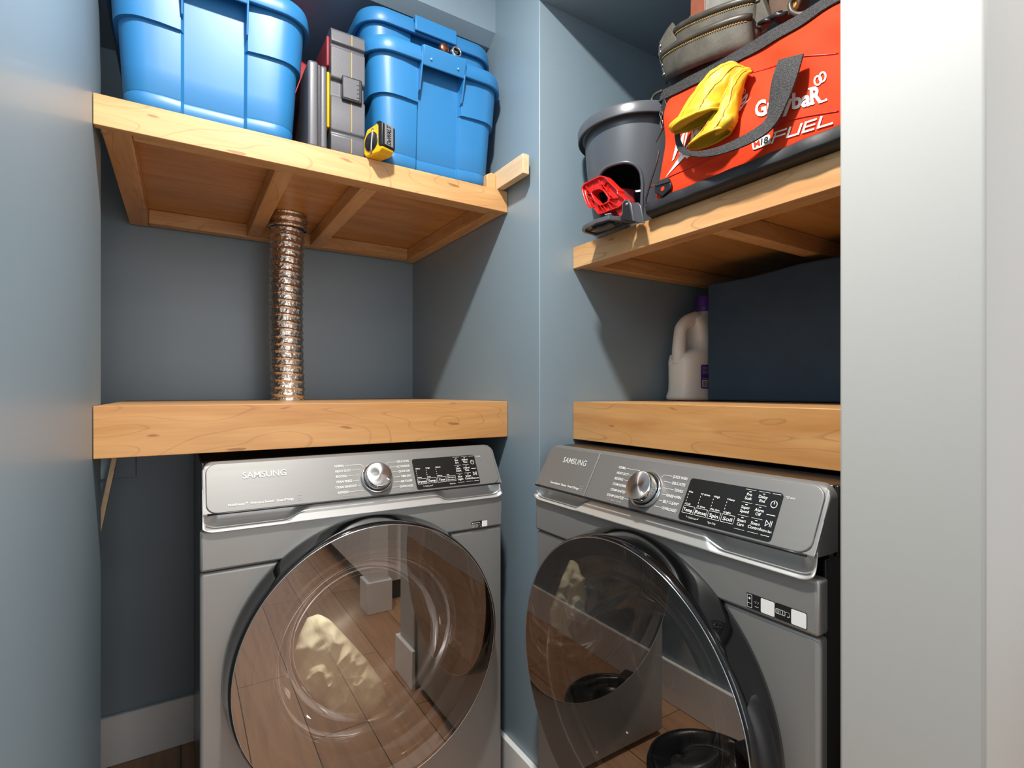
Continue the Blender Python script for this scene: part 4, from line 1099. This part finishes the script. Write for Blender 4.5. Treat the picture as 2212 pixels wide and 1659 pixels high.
    bm = bmesh.new(); lathe(bm, [(.0375, -.001), (.0375, .003), (.035, .0055), (.0335, .0055), (.0325, .002)], 64); kr = obj('knob_ring', bm, M['chrome'], t, smooth=True); kr.location = c0; kr.rotation_euler = rot
    bm = bmesh.new(); lathe(bm, [(.0305, 0), (.0305, .008), (.0300, .022), (.0285, .0245)], 64); kb = obj('knob_side', bm, M['chrome'], t, smooth=True); kb.location = c0; kb.rotation_euler = rot
    bm = bmesh.new(); lathe(bm, [(.0285, .0245), (.027, .0252), (.0001, .0245)], 64); kf = obj('knob_face', bm, M['dial'], t, smooth=True); kf.location = c0; kf.rotation_euler = rot
    bm = bmesh.new(); box(bm, .019, .0255, -.0012, .0012, .0253, .0256); ki = obj('pointer', bm, M['white_ink'], kf); ki.rotation_euler = (0, 0, math.radians(-38))
    # display
    bm = bmesh.new(); pts = rrect(.446, .618, .8925, .9605, .005, 4); prism3(bm, [on(x, z) for x, z in pts], [slope(x, sz(z), .0056) for x, z in pts]); dp = obj('display_panel', bm, M['display'], t)
    on2 = lambda x, z: slope(x, sz(z), .0061)
    on1 = lambda x, z: slope(x, sz(z), .0050)
    bm = bmesh.new()
    if isw: B4 = (('Temp.', .462), ('Rinse', .488), ('Spin', .514), ('Soil', .540)); cols = (('Hot', 'Cold'), ('5 times', '1 time'), ('High', 'No Spin'), ('Heavy', 'Light'))
    else: B4 = (('Dryness', .462), ('Temp.', .488), ('Time', .514), ('Wrinkle', .540)); cols = (('More', 'Less'), ('High', 'Low'), ('60min', '20min'), ('', 'On'))
    for (s, x), (ta, tb_) in zip(B4, cols):
        if s == 'Wrinkle': put_text(bm, 'Wrinkle', on2, x, .9100, .0030, align='c', width=.019); put_text(bm, 'Prevent', on2, x, .9052, .0030, align='c', width=.019)
        else: put_text(bm, s, on2, x, .9062, .0052, align='c', width=min(.021, .0042*len(s)), bold=.01)
        put_line(bm, [(x-.0115, .9035), (x+.0115, .9035), (x+.0115, .9150), (x-.0115, .9150), (x-.0115, .9035)], .0005, on2)
        for k in range(5):
            if ta or k == 4: put_line(bm, [(x-.0105, .9386-k*.005), (x-.0105, .9374-k*.005)], .0009, on2)
        if ta: put_text(bm, ta, on2, x-.0088, .9365, .0029, width=.0023*len(ta), bold=.01)
        put_text(bm, tb_, on2, x-.0088, .9168, .0029, width=.0023*len(tb_), bold=.01)
    G = ((('Pre', 'Soak'), ('Delay', 'End')), (('Super', 'Speed'), ('Alarm', 'Off')), (('Smart', 'Care'), ('Smart', 'Control'))) if isw else ((('Eco', 'Dry'), ('Adjust', 'Time')), (('Damp', 'Alert'), ('Adjust', 'Time')), (('Drum', 'Light'), ('Smart', 'Control')))
    for r_, row in enumerate(G):
        for c_, (s1, s2) in enumerate(row):
            x = .5665+c_*.0215 - (.002 if c_ == 0 else 0); z = .9555-r_*.0195
            put_line(bm, [(x-.009, z+.0022), (x+.009, z+.0022)], .0004, on2); put_line(bm, [(x-.0014, z-.0008), (x+.0014, z-.0008)], .001, on2)
            put_text(bm, s1, on2, x, z-.0070, .0042, align='c', width=.0030*len(s1), bold=.008); put_text(bm, s2, on2, x, z-.0128, .0042, align='c', width=.0030*len(s2), bold=.008)
    for x in (.5645, .588): put_line(bm, [(x-.009, .8985), (x+.009, .8985)], .0004, on2)
    put_line(bm, [(.6015, .9577), (.6145, .9577)], .0006, on2); put_line(bm, [(.6015, .9275), (.6145, .9275)], .0009, on2); put_line(bm, [(.6015, .8985), (.6145, .8985)], .0006, on2)
    put_arc(bm, .608, .9430, .0048, PI*.5+.55, PI*2.5-.55, .0011, on2, 20); put_line(bm, [(.608, .9436), (.608, .9480)], .0011, on2)
    put_line(bm, [(.6035, .9115), (.6035, .9195), (.6085, .9155), (.6035, .9115)], .0008, on2)
    put_line(bm, [(.6105, .9117), (.6105, .9193)], .0009, on2); put_line(bm, [(.6130, .9117), (.6130, .9193)], .0009, on2)
    put_text(bm, 'Hold to Start', on2, .608, .9035, .0030, align='c', width=.0175, bold=.01)
    put_text(bm, '*Child Lock', on2, .475, .8965, .0026, align='c', width=.017); put_line(bm, [(.463, .8995), (.463, .8978), (.4655, .8978)], .0005, on2); put_line(bm, [(.4845, .8978), (.487, .8978), (.487, .8995)], .0005, on2)
    put_text(bm, '*Spin Only' if isw else '*Smart Care', on2, .514 if isw else .540, .8962, .0026, align='c', width=.016)
    obj('display_print', bm, M['white_ink'], dp)
    # printed cycle names
    Lc = ['NORMAL', 'HEAVY DUTY', 'BEDDING', 'STEAM NORMAL', 'STEAM WHITES', 'STEAM SANITIZE'] if isw else ['NORMAL', 'HEAVY DUTY', 'BEDDING', 'PERM PRESS', 'STEAM SANITIZE*', 'REFRESH']
    Rc = ['QUICK WASH', 'DELICATES', 'TOWELS', 'RINSE+SPIN', 'SELF CLEAN*', 'DOWNLOADED'] if isw else ['DELICATES', 'ACTIVEWEAR', 'QUICK DRY', 'TIME DRY', 'AIR FLUFF', 'DOWNLOADED']
    bm = bmesh.new(); zs = [.9555, .9445, .9335, .9225, .9115, .9005]
    for i, s in enumerate(Lc):
        x0_ = .262 if len(s) <= 12 else .258; wd = min(.048, .00345*len(s)); put_text(bm, s, on1, x0_, zs[i], .0047, width=wd, bold=.006)
        xe = .353-math.sqrt(max(.0001, .041**2-(zs[i]+.002-.926)**2)); xs = x0_+wd+.002
        if i == 0: put_line(bm, [(xs, zs[i]+.0023), (xe-.006, zs[i]+.0023), (xe, zs[i]-.003)], .0005, on1)
        elif xs < xe: put_line(bm, [(xs, zs[i]+.0023), (xe, zs[i]+.0023)], .0005, on1)
    for i, s in enumerate(Rc):
        wd = .0033*len(s); x1_ = .438; put_text(bm, s, on1, x1_-wd, zs[i], .0047, width=wd, bold=.006)
        xs = .353+math.sqrt(max(.0001, .041**2-(zs[i]+.002-.926)**2)); xe = x1_-wd-.002
        if i == 0: put_line(bm, [(xs, zs[i]-.003), (xs+.005, zs[i]+.0023), (xe, zs[i]+.0023)], .0005, on1)
        elif xs < xe: put_line(bm, [(xs, zs[i]+.0023), (xe, zs[i]+.0023)], .0005, on1)
    obj('cycle_names', bm, M['white_ink'], t); bm = bmesh.new()
    sub = 'SuperSpeed  Steam  SmartThings' if isw else 'MultiSteam\u2122  Moisture Sensor  SmartThings'
    put_text(bm, sub, on1, .048 if not isw else .062, .8985 if isw else .8985, .0042, width=.105 if isw else .122, bold=.012)
    put_text(bm, '*(3 sec)', on1, .622, .955, .0030, width=.014)
    obj('feature_names', bm, M['white_ink'], t)
    bm = bmesh.new(); xa = .178 if not isw else .170
    put_line(bm, [(xa, .897), (xa+.010, .897), (xa+.010, .906), (xa, .906), (xa, .897)], .0005, on1); put_line(bm, [(xa+.002, .9005), (xa+.008, .9015)], .0008, on1)
    put_text(bm, 'Steam Cycles', on1, .272, .8935, .0040, width=.032); put_line(bm, [(.262, .8932), (.2675, .8932), (.2675, .8978), (.262, .8978), (.262, .8932)], .0005, on1)
    if not isw: put_text(bm, 'Manual Dry', on1, .405, .8928, .0038, width=.024)
    obj('faint_print', bm, M['faint_ink'], t)
    bm = bmesh.new(); put_text(bm, 'SAMSUNG', on1, .076, .9475, .0120, width=.084, bold=.012); obj('brand_name', bm, M['silver_ink'], t)
    # stickers
    def sticker(x0, x1, z0, z1, icons, parent=t):
        y = -.0046
        bm = bmesh.new(); put_poly(bm, rrect(x0, x1, z0, z1, .002, 3), lambda x, z: (x, y, z)); s = obj('sticker', bm, M['black_ink'], parent, solid=.0004)
        wq = (z1-z0)
        bm = bmesh.new(); put_poly(bm, rrect(x1-wq*.95, x1-.0005, z0+.0008, z1-.0008, .002, 3), lambda x, z: (x, y-.0005, z)); obj('sticker_patch', bm, M['white_ink'], s)
        bm = bmesh.new(); fn = lambda x, z: (x, y-.0006, z); icons(bm, fn, x0, x1-wq, z0, z1); obj('sticker_icons', bm, M['white_ink'], s)
    def ic1(bm, fn, x0, x1, z0, z1):
        a, b = x0+.0016, x0+.0095
        put_line(bm, [(a, z0+.002), (b, z0+.002), (b, z1-.002), (a, z1-.002), (a, z0+.002)], .0007, fn); put_line(bm, [(a, z0+.0085), (b, z0+.0085)], .0006, fn)
        put_poly(bm, [((a+b)/2+.0018*math.cos(k*PI/6), z1-.0075+.0018*math.sin(k*PI/6)) for k in range(12)], fn)
        c = x1-.0055
        for r_ in (.002, .0035, .005): put_arc(bm, c, z0+.0095, r_, PI*.28, PI*.72, .0008, fn, 8)
        for k in (-1, 0, 1): put_line(bm, [(c+k*.0022-.0003, z0+.006), (c+k*.0022+.0003, z0+.006)], .0009, fn)
    def ic2(bm, fn, x0, x1, z0, z1):
        m_ = (z0+z1)/2; s = .0034
        cx_ = [x0+.0045+k*((x1-x0-.009)/2) for k in range(3)]
        put_line(bm, [(cx_[0]-s, m_-s), (cx_[0]+s, m_-s), (cx_[0]+s, m_+s), (cx_[0]-s, m_+s), (cx_[0]-s, m_-s)], .0007, fn)
        for k in (-1, 0, 1): put_line(bm, [(cx_[0]-s*.5, m_+k*.0017), (cx_[0]+s*.5, m_+k*.0017)], .0005, fn)
        put_line(bm, [(cx_[1], m_-s), (cx_[1]-s, m_-s), (cx_[1]-s, m_+s), (cx_[1]+s, m_+s), (cx_[1]+s, m_-s), (cx_[1], m_-s), (cx_[1], m_+s)], .0007, fn)
        put_arc(bm, cx_[2], m_, s, -.2, PI+.2, .0008, fn, 10); put_line(bm, [(cx_[2]+s, m_-.0006), (cx_[2]+s*.8, m_-s), (cx_[2], m_-s)], .0008, fn)
    def ic3(bm, fn, x0, x1, z0, z1):
        put_poly(bm, [(x0+.003+.0015*math.cos(k*PI/5), z1-.004+.0015*math.sin(k*PI/5)) for k in range(10)], fn)
        put_text(bm, 'SmartThings', fn, x0+.006, z1-.005, .0026, width=.018, bold=.01)
        ic2(bm, fn, x0, x1, z0, z1-.006)
    if isw: sticker(.577, .6235, .7825, .8060, ic1); sticker(.6240, .6705, .7825, .8060, ic2)
    else: sticker(.594, .640, .7800, .7970, ic3)
    # ---- door
    dr = obj_door(t, xc, zc, isw)
    return t
def obj_door(t, xc, zc, isw):
    c = (xc, 0, zc)
    bm = bmesh.new(); pf = [(.262, .0), (.300, -.001), (.3005, -.008), (.299, -.018), (.296, -.030), (.2945, -.048), (.293, -.060), (.291, -.0645), (.287, -.065), (.278, -.060), (.262, -.05), (.250, -.045), (.248, .0)]
    lathe(bm, pf+[pf[0]], 144, c, 'y'); bmesh.ops.remove_doubles(bm, verts=bm.verts, dist=1e-5)
    d = obj('door', bm, M['black_gloss'], t, smooth=True, label='round black door ring with mirrored glass')
    bm = bmesh.new(); tube(bm, [(xc+.2880*math.cos(2*PI*k/144), -.0655, zc+.2880*math.sin(2*PI*k/144)) for k in range(144)], .0011, 8, closed=True); obj('edge_trim', bm, M['silver_line'], d, smooth=True)
    bm = bmesh.new(); lathe(bm, [(.2872, -.0640), (.2872, -.0665), (.0001, -.0668)], 144, c, 'y'); obj('door_glass', bm, M['door_glass'], d, smooth=False)
    bm = bmesh.new(); lathe(bm, [(.250, -.045), (.215, -.040), (.200, -.02), (.190, .03), (.172, .075), (.150, .094), (.10, .106), (.0001, .110)], 96, c, 'y'); obj('glass_bowl', bm, M['bowl_glass'], d, smooth=True)
    bm = bmesh.new(); lathe(bm, [(.250, -.044), (.216, -.040), (.214, -.036), (.25, -.03)], 96, c, 'y'); obj('inner_ring', bm, M['rubber'], d, smooth=True)
    bm = bmesh.new(); pf = [(.262, .026), (.235, .03), (.225, .06), (.232, .10), (.25, .12), (.25, .13)]; lathe(bm, pf, 96, c, 'y'); obj('door_gasket', bm, M['rubber'], t, smooth=True)
    bm = bmesh.new(); lathe(bm, [(.262, .12), (.262, .60), (.10, .61), (.0001, .61)], 96, c, 'y'); obj('drum', bm, M['drum'], t, smooth=True)
    # recessed grip on the opening side of the ring
    bm = bmesh.new(); R = []
    for i in range(25):
        f = i/24; a = math.radians(-34+58*f); s = math.sin(PI*f)**.6
        rr_ = [(.294+.007*s, -.012), (.297+.011*s, -.030), (.292+.008*s, -.052), (.288, -.060), (.286, -.04), (.288, -.015)]
        R.append([(xc+r*math.cos(a), y, zc+r*math.sin(a)) for r, y in rr_])
    skin(bm, R); obj('door_grip', bm, M['black'], d, smooth=True)
    return d
dryer = machine('front_load_dryer', 'platinum front-load dryer under the foil duct, laundry behind its round door', (.0315, 1.185, 0), 0)
washer = machine('front_load_washer', 'platinum front-load washer beside the pale grey wall, with a two-part sticker', (.752, 1.072, .010), -PI/2)

# added fill inside the drum to brighten the laundry, and the laundry itself
dl = bpy.data.lights.new('drum_fill', 'POINT'); dl.energy = 2.6; dl.shadow_soft_size = .015; dl.color = (1, .97, .9)
dlo = bpy.data.objects.new('drum_fill', dl); COL.objects.link(dlo); dlo.location = (.0315+.30, 1.185+.14, .548+.20)
ol = [(688, 1326), (712, 1338), (750, 1378), (792, 1425), (824, 1470), (836, 1505), (826, 1538), (790, 1560), (760, 1574), (735, 1594), (706, 1590), (694, 1560), (690, 1520), (664, 1508), (634, 1512), (620, 1470), (620, 1410), (636, 1362), (662, 1335)]
ctr_l = (722, 1462); NT_, NR_ = 120, 26
out_l = resample(ol, ctr_l, NT_); front, back = [], []
def lfold(px_, py_, f):
    u_ = (px_*.8+py_*.6)/34; v_ = (px_*-.6+py_*.8)/60
    n1 = noise.noise(Vector((u_, v_, 1.7))); n2 = noise.noise(Vector((u_*2.1+n1, v_*1.6, 5.2)))
    return .030*abs(n1)**.7+.012*abs(n2)
for q in range(NR_+1):
    f = max(q/NR_, .001); fr_, bk_ = [], []
    for (ox, oy) in out_l:
        px_, py_ = ctr_l[0]+(ox-ctr_l[0])*f, ctr_l[1]+(oy-ctr_l[1])*f
        d_ = 1.312+lfold(px_, py_, f)+.05*f**5
        fr_.append(PY(px_, py_, d_)); bk_.append(PY(px_, py_, 1.40+.04*(1-f)))
    front.append(fr_); back.append(bk_)
bm = bmesh.new(); skin(bm, front+back[::-1], True, True, True)
tag(obj('laundry', bm, M['cloth'], smooth=True), 'crumpled cream laundry seen through the dryer door', 'laundry')

# low round appliance in the passage, seen only in the washer door
t = thing('robot_vacuum', 'low round black floor appliance, mirrored at the foot of the washer door', 'robot vacuum', (.13, .93, 0))
bm = bmesh.new(); lathe(bm, [(.14, .004), (.165, .008), (.172, .02), (.172, .075), (.168, .088), (.160, .092)], 80, cap0=True); obj('side_shell', bm, M['black'], t, smooth=True)
bm = bmesh.new(); lathe(bm, [(.160, .092), (.150, .090), (.146, .085), (.085, .086), (.080, .090), (.070, .090), (.066, .086), (.0001, .088)], 80); ld = obj('top_cover', bm, M['black_gloss'], t, smooth=True)
bm = bmesh.new(); bx = [(-.05, .10), (.05, .10), (.055, .165), (-.055, .165)]
prism3(bm, [(x, y, .085) for x, y in bx], [(x*.9, y, .112) for x, y in bx]); o = obj('sensor_housing', bm, M['black'], t, bevel=.008, seg=3); o.rotation_euler = (0, 0, PI*.5+.3)
